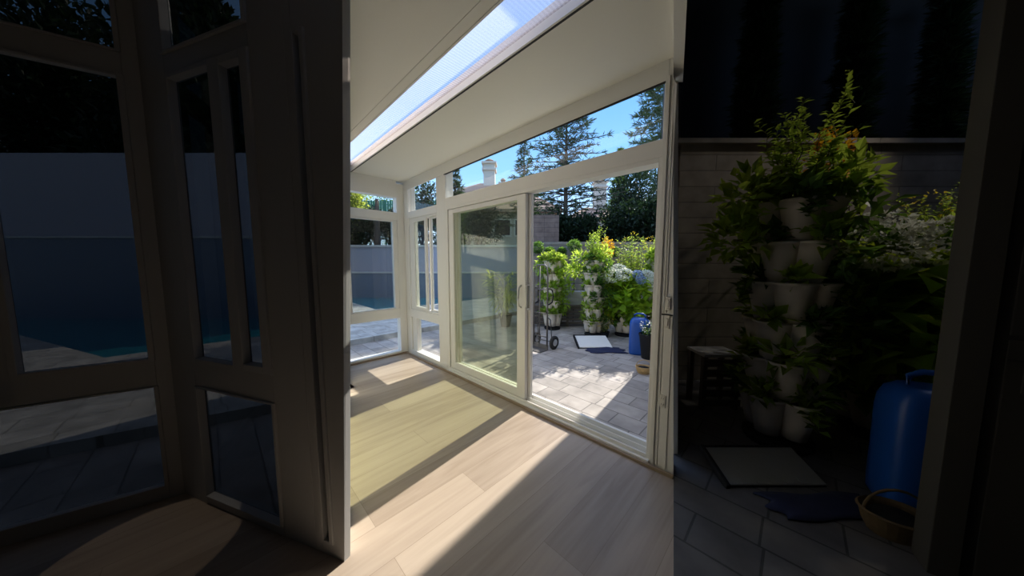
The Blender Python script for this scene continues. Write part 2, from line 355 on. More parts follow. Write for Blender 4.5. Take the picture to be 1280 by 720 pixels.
mb.add([(0, SK0, cz(0) + zt), (x1, SK0, cz(x1) + zt), (x1, SK1, cz(x1) + zt), (0, SK1, cz(0) + zt), (0, SK0, cz(0) + zt + .012), (x1, SK0, cz(x1) + zt + .012), (x1, SK1, cz(x1) + zt + .012), (0, SK1, cz(0) + zt + .012)],
       [(0, 3, 2, 1), (4, 5, 6, 7), (0, 1, 5, 4), (2, 3, 7, 6), (0, 4, 7, 3), (1, 2, 6, 5)])
mb.build('pane', M['poly'], wr)

# ---- sliding-door wall (y = 0 is its inner face)
D0, D1 = 0.0, 0.115
V = M['vinyl']
mb = MB()
mb.box(-0.12, 0.135, D0, D1, 0, 2.50)                                # corner post
mb.box(0.895, 1.10, D0, D1, 0, 2.50)                                 # post between window and door
mb.box(3.545, 3.572, D0 - .012, D1, 0, 2.50)                         # jamb post right of the opening
mb.box(0.135, 0.895, D0, D1, 0.0, 0.070)                             # sill
mb.box(0.135, 0.895, D0, D1, 0.570, 0.690)                           # mid rail
mb.box(0.135, 0.895, D0, D1, 1.995, 2.095)                           # upper rail
mb.box(1.10, 3.545, D0, D1, 2.035, 2.145)                            # door header
mb.wallprism([(-0.12, 2.395), (1.085, 2.425), (3.56, 2.478), (3.56, 2.60), (-0.12, 2.56)], D0 - .004, .007)
mb.wallprism([(-0.12, 2.46), (1.1, 2.49), (3.56, 2.54), (3.56, cz(3.56) + .05), (-0.12, cz(-.12) + .05)], .007, D1)   # eave beam
struct(mb.build('wall_garden', V, bevel=0.003))
mb = MB()
mb.wallprism([(1.08, 2.418), (3.545, 2.470), (3.545, 2.480), (1.08, 2.4285)], -.0045, .008)
struct(mb.build('trim_1', M['gasket']), 'black gasket line under the eave beam')
# tall transom
w3 = sroot('window_3', label='trapezoid transom window above the sliding door')
mb = MB()
mb.box(1.085, 1.095, .004, .075, 2.145, 2.425); mb.box(3.537, 3.545, .004, .075, 2.145, 2.475)
mb.build('frame', V, w3)
mb = MB().wallprism([(1.09, 2.14), (3.54, 2.14), (3.54, 2.50), (1.09, 2.45)], .010, .016); mb.build('pane', M['clear'], w3)
# narrow window unit
w2 = sroot('window_2', label='narrow window unit beside the corner post with a two-pane sash')
mb = MB(); mb.box(.175, .20, .02, .08, 2.095, 2.40); mb.box(.865, .895, .02, .08, 2.095, 2.42); mb.build('transom_frame', V, w2)
MB().wallprism([(.2, 2.095), (.865, 2.095), (.865, 2.41), (.2, 2.39)], .045, .052).build('transom_pane', M['clear'], w2)
mb = MB()
mb.box(.135, .235, .012, .09, .690, 1.995); mb.box(.865, .895, .012, .09, .690, 1.995)
mb.box(.235, .865, .012, .09, .690, .712); mb.box(.235, .865, .012, .09, 1.972, 1.995)
mb.build('sash_frame', V, w2, bevel=.003)
mb = MB()
for a, b in ((.240, .275), (.565, .615)): mb.box(a, b, .006, .035, .712, 1.972)
mb.box(.275, .565, .006, .035, .712, .745); mb.box(.275, .565, .006, .035, 1.94, 1.972)
s1 = mb.build('sash', V, w2, bevel=.003)
bx(.27, .57, .018, .024, .74, 1.945).build('pane', M['green'], s1)
mb = MB()
for a, b in ((.620, .670), (.850, .866)): mb.box(a, b, .045, .075, .712, 1.972)
mb.box(.67, .85, .045, .075, .712, .735); mb.box(.67, .85, .045, .075, 1.95, 1.972)
s2 = mb.build('sash', V, w2, bevel=.003)
bx(.66, .855, .058, .064, .73, 1.955).build('pane', M['clear'], s2)
mb = MB(); mb.box(.135, .255, .02, .09, .07, .57); mb.box(.885, .895, .02, .09, .07, .57); mb.build('lower_frame', V, w2)
bx(.25, .89, .05, .056, .065, .572).build('lower_pane', M['clear'], w2)
# sliding door
dr = sroot('door_1', label='white two-panel sliding glass door standing half open onto the garden')
mb = MB()
mb.box(1.10, 1.135, .0, .115, .0, 2.035); mb.box(3.520, 3.545, .0, .115, 0.0, 2.035)
mb.box(1.135, 3.52, .0, .115, 2.005, 2.035)
mb.box(1.10, 3.545, -.025, .125, .0, .035); mb.box(1.135, 3.52, .0, .012, .035, .06); mb.box(1.135, 3.52, .05, .058, .035, .075); mb.box(1.135, 3.52, .098, .125, .035, .085)
mb.build('frame', V, dr, bevel=.003)
def panel(x0, x1, sl, sr, y0, y1, zb=.06, zt=2.0, bot=.085):
    p = MB(); p.box(x0, x0 + sl, y0, y1, zb, zt); p.box(x1 - sr, x1, y0, y1, zb, zt); p.box(x0 + sl, x1 - sr, y0, y1, zb, zb + bot); p.box(x0 + sl, x1 - sr, y0, y1, zt - .045, zt)
    return p
pn = panel(1.14, 2.386, .095, .105, .012, .048).build('fixed_panel', V, dr, bevel=.003)
bx(1.23, 2.285, .026, .032, .14, 1.96).build('pane', M['green'], pn)
pn = panel(1.20, 2.412, .075, .090, .060, .096).build('sliding_panel', V, dr, bevel=.003)
bx(1.27, 2.33, .074, .080, .14, 1.96).build('pane', M['green'], pn)
hb = MB()
hb.tube([(2.398, .062, 1.165), (2.398, .025, 1.165), (2.398, .015, 1.15), (2.398, .015, .955), (2.398, .025, .94), (2.398, .062, .94)], .009, 8)
hb.box(2.390, 2.408, .052, .060, .92, 1.19)
h = hb.build('handle', M['silver'], pn, smooth=False, bevel=.002); h['label'] = 'silver pull handle'
h = MB().tube([(2.335, .010, 1.16), (2.335, -.02, 1.14), (2.335, -.028, 1.05), (2.335, -.02, .97), (2.335, .010, .95)], .008, 8).build('handle', M['silver'], kids(dr)[1], smooth=True)
h['label'] = 'oval pull handle on the fixed stile'
# threshold outside and oak edge strip inside
struct(MB().box(1.0, 3.6, .115, .20, G, .02).build('trim_2', M['vinyl'], bevel=.004), 'white threshold sill outside the sliding door')
struct(MB().box(0.0, XPR(-.03), -.045, -.026, 0, .022).build('baseboard_garden', M['wood_strip'], bevel=.003))
# wall panel right of the opening, with covers
mb = MB(); q = [(3.56, 0), (None, 0), (None, .115), (3.56, .115)]; mb.add([(XPR(y, z) if x is None else x, y, z) for z in (0, 2.6) for x, y in q], [(0, 3, 2, 1), (4, 5, 6, 7), (0, 1, 5, 4), (1, 2, 6, 5), (2, 3, 7, 6), (3, 0, 4, 7)]); mb.box(3.586, 3.594, -.006, 0, .02, 2.45); mb.box(3.600, XPR(0, 1.04) - .002, -.006, 0, .02, 1.035); mb.box(3.600, XPR(0, 2.0), -.006, 0, 1.055, 2.0)
struct(mb.build('wall_panel', V, bevel=.002))
struct(MB().box(3.581, XPR(0, 1.05) - .003, -.0068, -.0005, 1.040, 1.049).build('trim_3', M['gasket']), 'thin black joint across the white wall panel')
def plate(name, x, z, w, hh, label, cat, kind):
    t = thing(name, label, cat, (x, -.006, z))
    bx(-w / 2, w / 2, -.006, 0, -hh / 2, hh / 2).build('cover_plate', M['plate'], t, bevel=.002)
    if kind == 'outlet':
        for dz in (.02, -.02):
            f = bx(-w * .26, w * .26, -.009, -.006, dz - .014, dz + .014).build('socket', M['plate'], t, bevel=.002)
            mb = MB(); mb.box(-.007, -.005, -.0098, -.009, dz - .003, dz + .006); mb.box(.005, .007, -.0098, -.009, dz - .003, dz + .006); mb.build('slot', M['blackp'], f)
    else: bx(-w * .22, w * .22, -.011, -.006, -hh * .28, hh * .28).build('rocker', M['plate'], t, bevel=.002)
    return t
plate('outlet', 3.613, .474, .034, .085, 'white double power outlet low on the wall panel right of the door', 'outlet', 'outlet')
plate('light_switch', 3.616, 1.000, .030, .085, 'white rocker switch just below the black joint on the wall panel', 'switch', 's')
plate('light_switch', 3.616, 1.118, .030, .085, 'white rocker switch just above the black joint on the wall panel', 'switch', 's')

# ---- pool-side wall (x = 0 is its inner face)
YB = -0.845
w1 = sroot('window_1', label='pool side window wall with transom, tall pane and low pane')
mb = MB()
mb.box(-.12, 0, -.105, .0, 0, 2.5)
mb.box(-.12, .004, YB, -.105, 2.300, 2.56); mb.box(-.12, 0, YB, -.105, 1.975, 2.088); mb.box(-.12, 0, YB, -.105, .552, .690); mb.box(-.12, 0, YB, -.105, 0, .045)
struct(mb.build('wall_pool', V, bevel=.003))
mb = MB()
mb.box(-.09, -.012, -.165, -.105, .69, 1.975); mb.box(-.09, -.012, YB, -.745, .69, 1.975)
mb.box(-.09, -.012, -.745, -.165, .69, .705); mb.box(-.09, -.012, -.745, -.165, 1.955, 1.975)
mb.build('frame', V, w1, bevel=.003)
bx(-.056, -.050, -.75, -.15, .70, 1.96).build('pane', M['leftpane'], w1)
bx(-.056, -.050, YB, -.10, 2.085, 2.305).build('pane', M['clear'], w1)
bx(-.056, -.050, YB, -.085, .04, .556).build('pane', M['clear'], w1)
struct(bx(.0, .018, YB, -.045, 0, .022).build('baseboard_pool', M['wood_strip'], bevel=.003))

# ================================================================== GARDEN GROUND AND WALLS
struct(MB().prism([(-1.38, 0.0), (-1.38, 14), (12, 14), (12, 6), (2.4, 4.05), (3.6, 0.0), (-.02, 0), (-.02, -.75), (3.5, -1.79), (2.6, -1.69), (1.60, -2.20), (1.0, -3.8), (-1, -9), (-1.38, -9)], -.3, G).build('ground', M['pave']))
# pool deck one step up, around an open basin
B1, B2 = site(-4.0, 9.0), site(-2.2, 8.25)          # basin near edge
DZ = 0.0
dk = MB()
dk.prism([(-1.38, -1.0), (-1.38, 14), (-4.25, 14), (-4.25, -1.0)], -.3, DZ)
dk.prism([(-4.25, 1.22), (-4.25, -1.0), (-6.9, -1.0), (-6.9, 1.22)], -.3, DZ)
dk.prism([(.78, -1.0), (-2.9, -1.0), (-2.9, -12), (-1.9, -12), (.175, -3.18)], -.3, DZ)
dk.prism([(-2.9, -3.2), (-3.12, -3.29), (-6.8, -4.9), (-6.8, -12), (-2.9, -12)], -.3, DZ)
struct(dk.build('trim_4', M['deck']), 'pale paved pool deck one low step above the garden paving')
struct(MB().prism([(-2.85, -12), (-2.85, -1.1), (-4.2, -1.1), (-4.2, 14), (-22, 14), (-22, -12)], -.35, -.14).build('trim_5', M['water']), 'teal pool water beside the paved deck')
PW0, PW1 = site(-22, 12.7), site(.6, 12.7)
o = struct(seg(PW0, PW1, -.3, 2.02, .3, M['poolwall'], 'wall_pool_back', side=0), 'lavender grey stucco wall behind the pool')
o = struct(seg(PW0, PW1, 2.02, 2.10, .42, M['cap'], 'trim_6', side=.2), 'pale cap on the pool wall')
q0, q1 = site(-22, 12.3), site(.58, 12.3)
struct(seg(q0, q1, -.3, .90, .4, M['pooltile'], 'wall_pool_ledge', side=0), 'low slate blue tiled ledge wall at the back of the pool')
struct(seg(q0, q1, .90, .95, .46, M['cap'], 'trim_7', side=.1), 'pale ledge cap above the pool tiles')
# block retaining wall behind the planters, return wall and upper terrace
r0, r1 = site(.36, 7.2), site(7.5, 7.2)
struct(seg(r0, r1, -.3, 1.80, .3, M['block'], 'wall_retaining', side=0), 'grey split block retaining wall behind the plant towers')
struct(seg(r0, r1, 1.80, 1.87, .33, M['block'], 'trim_8', side=.05), 'pale cap course on the block retaining wall')
struct(seg(site(.36, 7.2), site(.62, 13), -.3, 1.86, .3, M['block'], 'wall_return', side=1), 'block return wall between pool and terrace')
a0, a1, a2, a3 = site(.45, 7.45), site(16, 7.45), site(30, 34), site(.7, 34)
struct(MB().prism([a0, a1, a2, a3], .2, 1.78).build('trim_9', M['dirt']), 'brown planted slope above the retaining wall')
a0, a1, a2, a3 = site(-40, 13.0), site(.65, 13.0), site(.7, 60), site(-40, 60)
struct(MB().prism([a0, a1, a2, a3], .2, 2.0).build('trim_10', M['dirt']), 'dark planted slope above the pool wall')
struct(seg(site(.52, 10.2), site(1.62, 10.2), 1.7, 2.98, .3, M['block2'], 'wall_upper', side=0), 'brown block wall on the upper terrace')

# ================================================================== PLANT HELPERS
def rdir(rng, flat=0.0):
    while True:
        v = Vector((rng.uniform(-1, 1), rng.uniform(-1, 1), rng.uniform(-1, 1) * (1 - flat)))
        if 0.1 < v.length < 1: return v.normalized()
def clump(mb, rng, c, rad, n, ln, wd, up=0.3, shell=0.45):
    """n separate leaves through an uneven ellipsoid"""
    c = Vector(c)
    for _ in range(n):
        d = rdir(rng); r = shell + (1 - shell) * rng.random() ** 0.6
        p = c + Vector((d.x * rad[0], d.y * rad[1], d.z * rad[2])) * r
        g = (d + rdir(rng) * 0.8 + Vector((0, 0, up))).normalized()
        nn = (rdir(rng) * 0.6 + Vector((0, 0, 1))).normalized()
        k = rng.uniform(.65, 1.3); mb.leaf(p, g, nn, ln * k, wd * k)
    return mb
def sprig(ml, ms, rng, base, top, n, ln, wd, wob=.03, spread=1.0):
    """a stem with leaves along it"""
    base = Vector(base); top = Vector(top); k = 6
    pts = [base.lerp(top, i / k) + Vector((rng.uniform(-wob, wob), rng.uniform(-wob, wob), 0)) * (i / k) for i in range(k + 1)]
    ms.tube(pts, [0.004 * (1 - .6 * i / k) for i in range(k + 1)], 5)
    for j in range(n):
        t = .15 + .85 * (j + rng.random()) / n; i = min(int(t * k), k - 1); p = pts[i].lerp(pts[i + 1], t * k - i)
        a = rng.uniform(0, 6.28); d = Vector((math.cos(a) * spread, math.sin(a) * spread, rng.uniform(.1, .9))).normalized()
        s = rng.uniform(.7, 1.25) * (1.1 - .4 * t); ml.leaf(p, d, Vector((rng.uniform(-.3, .3), rng.uniform(-.3, .3), 1)), ln * s, wd * s)
def conifer(name, label, loc, H, rad, seed, mname='needle', dens=1.0, crown0=.18, droop=.25, tuft=.34, group=None, levels=30, power=.85):
    rng = random.Random(seed); t = thing(name, label, 'tree', loc, group=group)
    tr = MB(); lean = Vector((rng.uniform(-.02, .02), rng.uniform(-.02, .02), 1))
    tr.tube([Vector((0, 0, -.4)) + lean * (H * i / 8) for i in range(9)], [H * .018 * (1 - i / 8.6) + .015 for i in range(9)], 8)
    nd = MB(); br = MB()
    for i in range(levels):
        f = crown0 + (1 - crown0) * (i + rng.random() * .6) / levels
        z = f * H; g = (1 - (f - crown0) / (1 - crown0)); L0 = rad * max(.05, g ** power) * (1 if f > crown0 + .05 else .7)
        nb = 6
        for k in range(nb):
            a = 6.283 * (k + rng.random() * .7) / nb + i * 1.3; L = L0 * rng.uniform(.6, 1.12)
            dx = Vector((math.cos(a), math.sin(a), 0)); pts = []
            for j in range(6):
                u = j / 5; pts.append(lean * z + dx * (L * u) + Vector((0, 0, L * (.20 * u - droop * u * u + .12 * u ** 4))))
            br.tube(pts, [.012 + .02 * (1 - j / 5) * L / rad for j in range(6)], 4, caps=False)
            m = int((10 + 26 * L / rad) * dens)
            for _ in range(m):
                u = rng.random() ** .7; j = min(int(u * 5), 4); p = pts[j].lerp(pts[j + 1], u * 5 - j)
                sd = Vector((-dx.y, dx.x, 0)) * rng.uniform(-1, 1); d = (dx * rng.uniform(.2, 1) + sd + Vector((0, 0, rng.uniform(-.35, .55)))).normalized()
                q = p + sd * (.25 * L * (1 - u)) * rng.random()
                for _ in range(3):
                    dd = (d + rdir(rng) * .55).normalized(); s = tuft * rng.uniform(.5, 1.15)
                    nd.leaf(q, dd, rdir(rng), s, s * .13, .1, .15)
    tr.build('trunk', M['bark'], t, smooth=True); br.build('branches', M['bark'], t); nd.build('foliage', M[mname], t)
    return t
def shrub(name, label, loc, rad, h, n, seed, mname, ln=.09, wd=.05, cat='shrub', group=None, z0=0.0, lumps=9):
    rng = random.Random(seed); t = thing(name, label, cat, loc, group=group); f = MB(); st = MB()
    for k in range(lumps):
        a = rng.uniform(0, 6.28); r = rng.random() ** .5 * .55; zz = z0 + (h - z0) * rng.uniform(.25, .8)
        c = Vector((math.cos(a) * rad * r, math.sin(a) * rad * r, zz)); s = rng.uniform(.4, .62)
        clump(f, rng, c, (rad * s, rad * s, (h - z0) * s * .62), n // lumps, ln, wd, .2, .3)
        st.tube([(0, 0, 0), (c.x * .5, c.y * .5, zz * .6), c], [.03 * rad, .02 * rad, .008 * rad], 5)
    f.build('foliage', M[mname], t); st.build('stems', M['bark'], t)
    return t

# ================================================================== PLANT TOWERS
def pocket_bm(ang, z, r, w, h):
    """one tapered planting cup of a tier: leans out, open at the top, with a lip"""
    m = MB(); n = 14; vs = []; fs = []
    rings = [(.60, -h, .0), (.70, -h * .65, .1), (.84, -h * .25, .22), (.94, 0, .30), (1.0, .003, .32), (1.0, .018, .33), (.90, .018, .31), (.84, -.03, .27)]
    for sc, zz, out in rings:
        for k in range(n):
            t = 6.283 * k / n; x = r + (out * .25) * w + math.cos(t) * w * .5 * sc; y = math.sin(t) * w * .52 * sc
            vs.append(Vector((x * math.cos(ang) - y * math.sin(ang), x * math.sin(ang) + y * math.cos(ang), z + zz)))
    for i in range(len(rings) - 1):
        for k in range(n): fs.append((i * n + k, i * n + (k + 1) % n, (i + 1) * n + (k + 1) % n, (i + 1) * n + k))
    fs.append(tuple(range(n - 1, -1, -1))); m.add(vs, fs)
    return m
def plant_tower(label, loc, tiers, seed, leaf_mats, rotz=0.0, pw=.15, step=.17, rad=.135, npk=5, leafn=72, ln=.095, wd=.052, top=None, trail=.5, group='stacked plant towers', flowers=None, bush=1.0):
    rng = random.Random(seed); t = thing('plant_tower', label, 'planter', loc, rotz, group)
    core = MB(); z = .05
    core.lathe([(.17, 0), (.18, .02), (.18, .035), (.11, .06)], n=18)
    core.build('base_tray', M['blackp'], t, smooth=False)
    MB().lathe([(.075, .04), (.075, tiers * step + .06)], n=14).build('pole', M['pot'], t, smooth=True)
    fol = {k: MB() for k in leaf_mats}; st = MB()
    for i in range(tiers):
        zt = .06 + (i + 1) * step
        for k in range(npk):
            a = 6.283 * (k + (.5 if i % 2 else 0)) / npk
            pk = pocket_bm(a, zt, rad * .62, pw, step * .92).build('pocket', M['pot'], t, smooth=True)
            so = MB(); px, py = rad * .62 + pw * .08, 0
            so.lathe([(pw * .42, zt - .022), (pw * .3, zt - .012), (.004, zt - .008)], c=(math.cos(a) * px, math.sin(a) * px, 0), n=10); so.build('soil', M['soil'], pk)
            mk = leaf_mats[rng.randrange(len(leaf_mats))]; c = Vector((math.cos(a) * (rad * .62 + pw * .2), math.sin(a) * (rad * .62 + pw * .2), zt + .02))
            big = rng.uniform(.55, 1.25) * bush
            nn = int(leafn * big)
            clump(fol[mk], rng, c + Vector((math.cos(a) * .03, math.sin(a) * .03, .05 * big)), (.085 * big, .085 * big, .07 * big), nn, ln, wd, .5, .2)
            if rng.random() < trail:      # trailing shoots over the lip
                for _ in range(4):
                    b = a + rng.uniform(-.5, .5); e = c + Vector((math.cos(b) * .13, math.sin(b) * .13, -rng.uniform(.02, .17)))
                    sprig(fol[mk], st, rng, c, e, 9, ln * .9, wd * .9)
            for _ in range(3):
                b = rng.uniform(0, 6.28); e = c + Vector((math.cos(b) * .06, math.sin(b) * .06, rng.uniform(.08, .2) * big)); sprig(fol[mk], st, rng, c, e, 8, ln * .85, wd * .8)
    if top: top(rng, fol, st, .06 + tiers * step)
    for k, m in fol.items():
        if m.v: m.build('foliage', M[k], t)
    st.build('stems', M['stem'], t)
    if flowers:
        for mk, fn in flowers:
            f = MB(); fn(f, rng); f.build('flowers', M[mk], t)
    return t
def tall_top(h, n, spread, key, ln=.07, wd=.035, m=22):
    def f(rng, fol, st, z):
        for _ in range(n):
            a = rng.uniform(0, 6.28); r = rng.random() * spread; b = Vector((math.cos(a) * .06, math.sin(a) * .06, z)); e = Vector((math.cos(a) * r, math.sin(a) * r, z + h * rng.uniform(.45, 1)))
            sprig(fol[key], st, rng, b, e, m, ln, wd, .05)
    return f
def mound(cs, n, s):
    def f(mb, rng):
        for c, r in cs: clump(mb, rng, c, (r, r, r * .8), n, s, s * .8, .1, .75)
    return f

A = plant_tower('beige plant tower of stacked cups half hidden behind the hand truck', (.36, 3.18, G), 5, 11, ['leafy', 'leaf'], .3, pw=.20, rad=.18, step=.285, top=tall_top(.22, 10, .24, 'leafy'), bush=1.2)
Bt = plant_tower('beige plant tower crowned with a tall bright green shoot, behind the white tray', (1.30, 3.30, G), 6, 23, ['leaf', 'leafd', 'leafy'], .1, pw=.20, rad=.175, step=.238, top=tall_top(.70, 26, .24, 'leafy', .06, .03, m=34), bush=.85, leafn=52, trail=.35)
def flank(t, key, cs, seed):
    rng = random.Random(seed); f = MB(); st = MB()
    for c, r, n in cs:
        clump(f, rng, c, (r, r, r * 1.15), n, .085, .05, .3, .2); st.tube([(0, 0, c[2] - .1), (c[0] * .6, c[1] * .6, c[2]), c], .006, 5)
    f.build('foliage', M[key], t); st.build('stems', M['stem'], t)
flank(Bt, 'leafy', [((-.30, -.10, 1.52), .16, 130), ((-.36, -.14, 1.28), .15, 120), ((.20, -.05, 1.62), .14, 110)], 301)
flank(Bt, 'leafd', [((.12, -.22, 1.22), .12, 50), ((.30, -.02, .80), .14, 80), ((.24, -.1, 1.42), .12, 60)], 302)
flank(A, 'leafy', [((.28, .05, 1.25), .16, 130), ((.30, .08, .92), .15, 110), ((-.26, -.1, 1.35), .14, 100), ((.24, .0, .55), .13, 90)], 303)
def hyd_extra(rng, fol, st, z):
    for k in range(46):
        a = rng.uniform(2.6, 6.6); zz = rng.uniform(.42, z + .04); r = .36 * rng.uniform(.5, 1.1)
        clump(fol['hyd'], rng, (math.cos(a) * r, math.sin(a) * r, zz), (.11, .11, .10), 15, .15, .12, .05, .3)
hy = [((-.05, -.32, 1.24), .14), ((-.27, -.28, 1.22), .16), ((-.42, -.12, 1.14), .13), ((.36, -.12, 1.20), .13), ((-.14, -.08, 1.32), .14), ((.50, .02, 1.02), .14)]
Ct = plant_tower('beige plant tower smothered in big green leaves and white flower heads beside the blue container', (1.74, 3.74, G), 5, 37, ['hyd', 'leafd'], .5, pw=.21, rad=.19, step=.215, top=hyd_extra, bush=.95, leafn=40, ln=.1, wd=.07,
                 flowers=[('petal', mound(hy, 420, .034)), ('petalblue', mound([((.17, -.30, 1.24), .09), ((.24, -.32, 1.14), .08)], 220, .03))])
def wild_top(rng, fol, st, z):
    tall_top(.55, 34, .42, 'leafy', .05, .018, 30)(rng, fol, st, z)
Dt = plant_tower('rear plant tower with feathery yellow green growth, furthest back by the block wall', (2.12, 4.36, G), 6, 53, ['leafy', 'leaf'], .2, pw=.20, rad=.175, step=.245, top=wild_top, bush=1.0,
                 flowers=[('yellowp', mound([((.15, -.1, 1.75), .2), ((-.1, 0, 1.85), .2), ((.3, .1, 1.7), .15)], 90, .03))])
# loose potted plants
def potted(name, label, loc, potr, poth, seed, key, n, h, spread, ln, wd, potm='blackp', flower=None, group=None):
    rng = random.Random(seed); t = thing(name, label, 'plant', loc, group=group)
    MB().lathe([(potr * .7, 0), (potr * .85, poth * .5), (potr, poth), (potr * 1.06, poth), (potr * 1.06, poth * 1.06), (potr * .9, poth * 1.06), (potr * .86, poth * .9)], n=18).build('pot', M[potm], t, smooth=False)
    MB().lathe([(potr * .9, poth * .88), (.01, poth * .92)], n=14).build('soil', M['soil'], t)
    f = MB(); st = MB()
    for _ in range(n):
        a = rng.uniform(0, 6.28); r = rng.random() ** .6 * spread; sprig(f, st, rng, (math.cos(a) * potr * .4, math.sin(a) * potr * .4, poth * .9), (math.cos(a) * r, math.sin(a) * r, poth + h * rng.uniform(.45, 1)), 16, ln, wd, .03)
    f.build('foliage', M[key], t); st.build('stems', M['stem'], t)
    if flower:
        fl = MB(); clump(fl, rng, (0, 0, poth + h * .6), (spread, spread, h * .45), flower[1], .03, .025, .2, .7); fl.build('flowers', M[flower[0]], t)
    return t
potted('marigold_pot', 'small pot of yellow flowers on the paving between two plant towers', (1.53, 3.33, G), .09, .10, 61, 'leafd', 16, .34, .16, .05, .02, flower=('yellowp', 90))
potted('orange_flower_pot', 'potted bush with orange blooms rising behind the tall plant tower', (1.12, 4.15, G), .18, .34, 62, 'leaf', 26, 1.55, .20, .06, .03, 'pot', flower=None)
rng = random.Random(8); ob = [o for o in bpy.data.objects if o.name == 'orange_flower_pot'][0]
f = MB(); clump(f, rng, (0, 0, 1.78), (.15, .15, .24), 420, .045, .032, .3, .3); f.build('flowers', M['orange'], ob)
potted('feathery_plant', 'tall feathery yellow green plant standing behind the white flower heads', (1.62, 4.22, G), .17, .34, 63, 'leafy', 210, 1.75, .32, .10, .032, 'pot', flower=('yellowp', 110))
# tall reed seen through the closed door panel
rng = random.Random(5); t = thing('reed_grass_pot', 'tall reedy grass in a dark pot, seen through the green glass door panel', 'plant', (-.55, 2.62, G))
MB().lathe([(.10, 0), (.13, .14), (.15, .27), (.16, .27), (.16, .29), (.13, .29), (.125, .25)], n=18).build('pot', M['blackp'], t)
f = MB(); rs = MB()
for _ in range(64):
    a = rng.uniform(0, 6.28); r = rng.random() * 1.1; b = Vector((math.cos(a) * .05, math.sin(a) * .05, .26)); hh = rng.uniform(.45, 1.45)
    p1 = b + Vector((math.cos(a) * r * .35, math.sin(a) * r * .35, hh * .7)); d = Vector((math.cos(a), math.sin(a), rng.uniform(-.3, 1.0))).normalized()
    rs.tube([b, b.lerp(p1, .5), p1], .0022, 4)
    [f.leaf(b.lerp(p1, q_), (d + rdir(rng) * .5).normalized(), Vector((0, 0, 1)), .30 * rng.uniform(.6, 1.2), .03, .2, .8) for q_ in (.4, .55, .7, .85, .95, 1.0)]
f.build('foliage', M['grassy'], t); rs.build('stems', M['stem'], t)
# ball-headed small trees along the block wall
for i, (aa, zz, rr, lab) in enumerate([(.62, 1.72, .14, 'small ball headed tree on a thin stem against the block wall, nearest the door panel'), (.90, 1.62, .11, 'low ball headed tree against the block wall, second from the door panel'),
                                       (1.19, 1.62, .10, 'small dark ball headed tree against the block wall, left of the tall green shoot'), (1.48, 1.76, .15, 'bushy ball headed tree against the block wall, touching the tall green shoot'), (2.42, 1.62, .12, 'ball headed tree on a thin stem between the orange blooms and the block wall')]):
    rng = random.Random(70 + i); p = site(aa, 6.98, G); t = thing('standard_tree', lab, 'tree', p, group='ball headed trees along the block wall')
    MB().tube([(0, 0, 0), (.01, 0, .8), (0, 0, zz - G)], [.016, .013, .01], 6).build('trunk', M['bark'], t)
    f = MB(); clump(f, rng, (0, 0, zz - G), (rr, rr, rr * .9), 520, .05, .03, .2, .4); f.build('foliage', M['leafd'], t)

# ---- hand truck
ht = thing('hand_truck', 'grey steel hand truck with two black wheels parked by the open door panel', 'hand truck', (1.11, 1.83, G), 0)
W = .145
fr = MB()
fr.tube([(-W, 0, .06), (-W, .0, 1.30), (-W + .02, .0, 1.39), (-W + .07, 0, 1.43), (W - .07, 0, 1.43), (W - .02, 0, 1.39), (W, 0, 1.30), (W, 0, .06)], .014, 8)
fr.build('frame', M['steel'], ht, smooth=True)
MB().tube([(-.02, 0, .06), (-.02, 0, 1.43)], .011, 8).build('centre_bar', M['steel'], ht, smooth=True)
for zz in (.22, .62, 1.02): MB().tube([(-W, 0, zz), (W, 0, zz)], .010, 6).build('crossbar', M['steel'], ht, smooth=True)
for sx in (-1, 1):
    MB().tube([(sx * W, .0, 1.02), (sx * W, .05, 1.04), (sx * W, .13, 1.0), (sx * W, .16, .90), (sx * W, .13, .80), (sx * W, .04, .77), (sx * W, 0, .78)], .012, 8).build('handle', M['blackp'], ht, smooth=True)
    MB().tube([(sx * W, 0, .56), (sx * W, .09, .50), (sx * W, .13, .14)], .010, 6).build('brace', M['steel'], ht, smooth=True)
    T = Matrix.Translation((sx * (W + .05), .13, .115)) @ Matrix.Rotation(R_(90), 4, 'Y')
    w = MB().lathe([(.062, -.024), (.100, -.026), (.115, -.014), (.115, .014), (.100, .026), (.062, .024)], n=28, T=T).build('wheel', M['rubber'], ht, smooth=False)
    MB().lathe([(.02, -.034), (.022, -.03), (.058, -.025), (.058, .025), (.022, .03), (.02, .034)], n=20, T=T).build('hub', M['silver'], w, smooth=False)
MB().tube([(-W - .07, .13, .115), (W + .07, .13, .115)], .010, 8).build('axle', M['steel'], ht)
mb = MB(); mb.box(-W - .02, W + .02, -.21, .0, .0, .012); mb.box(-W - .02, W + .02, -.006, .012, .0, .09); mb.build('toe_plate', M['steel'], ht, bevel=.003)

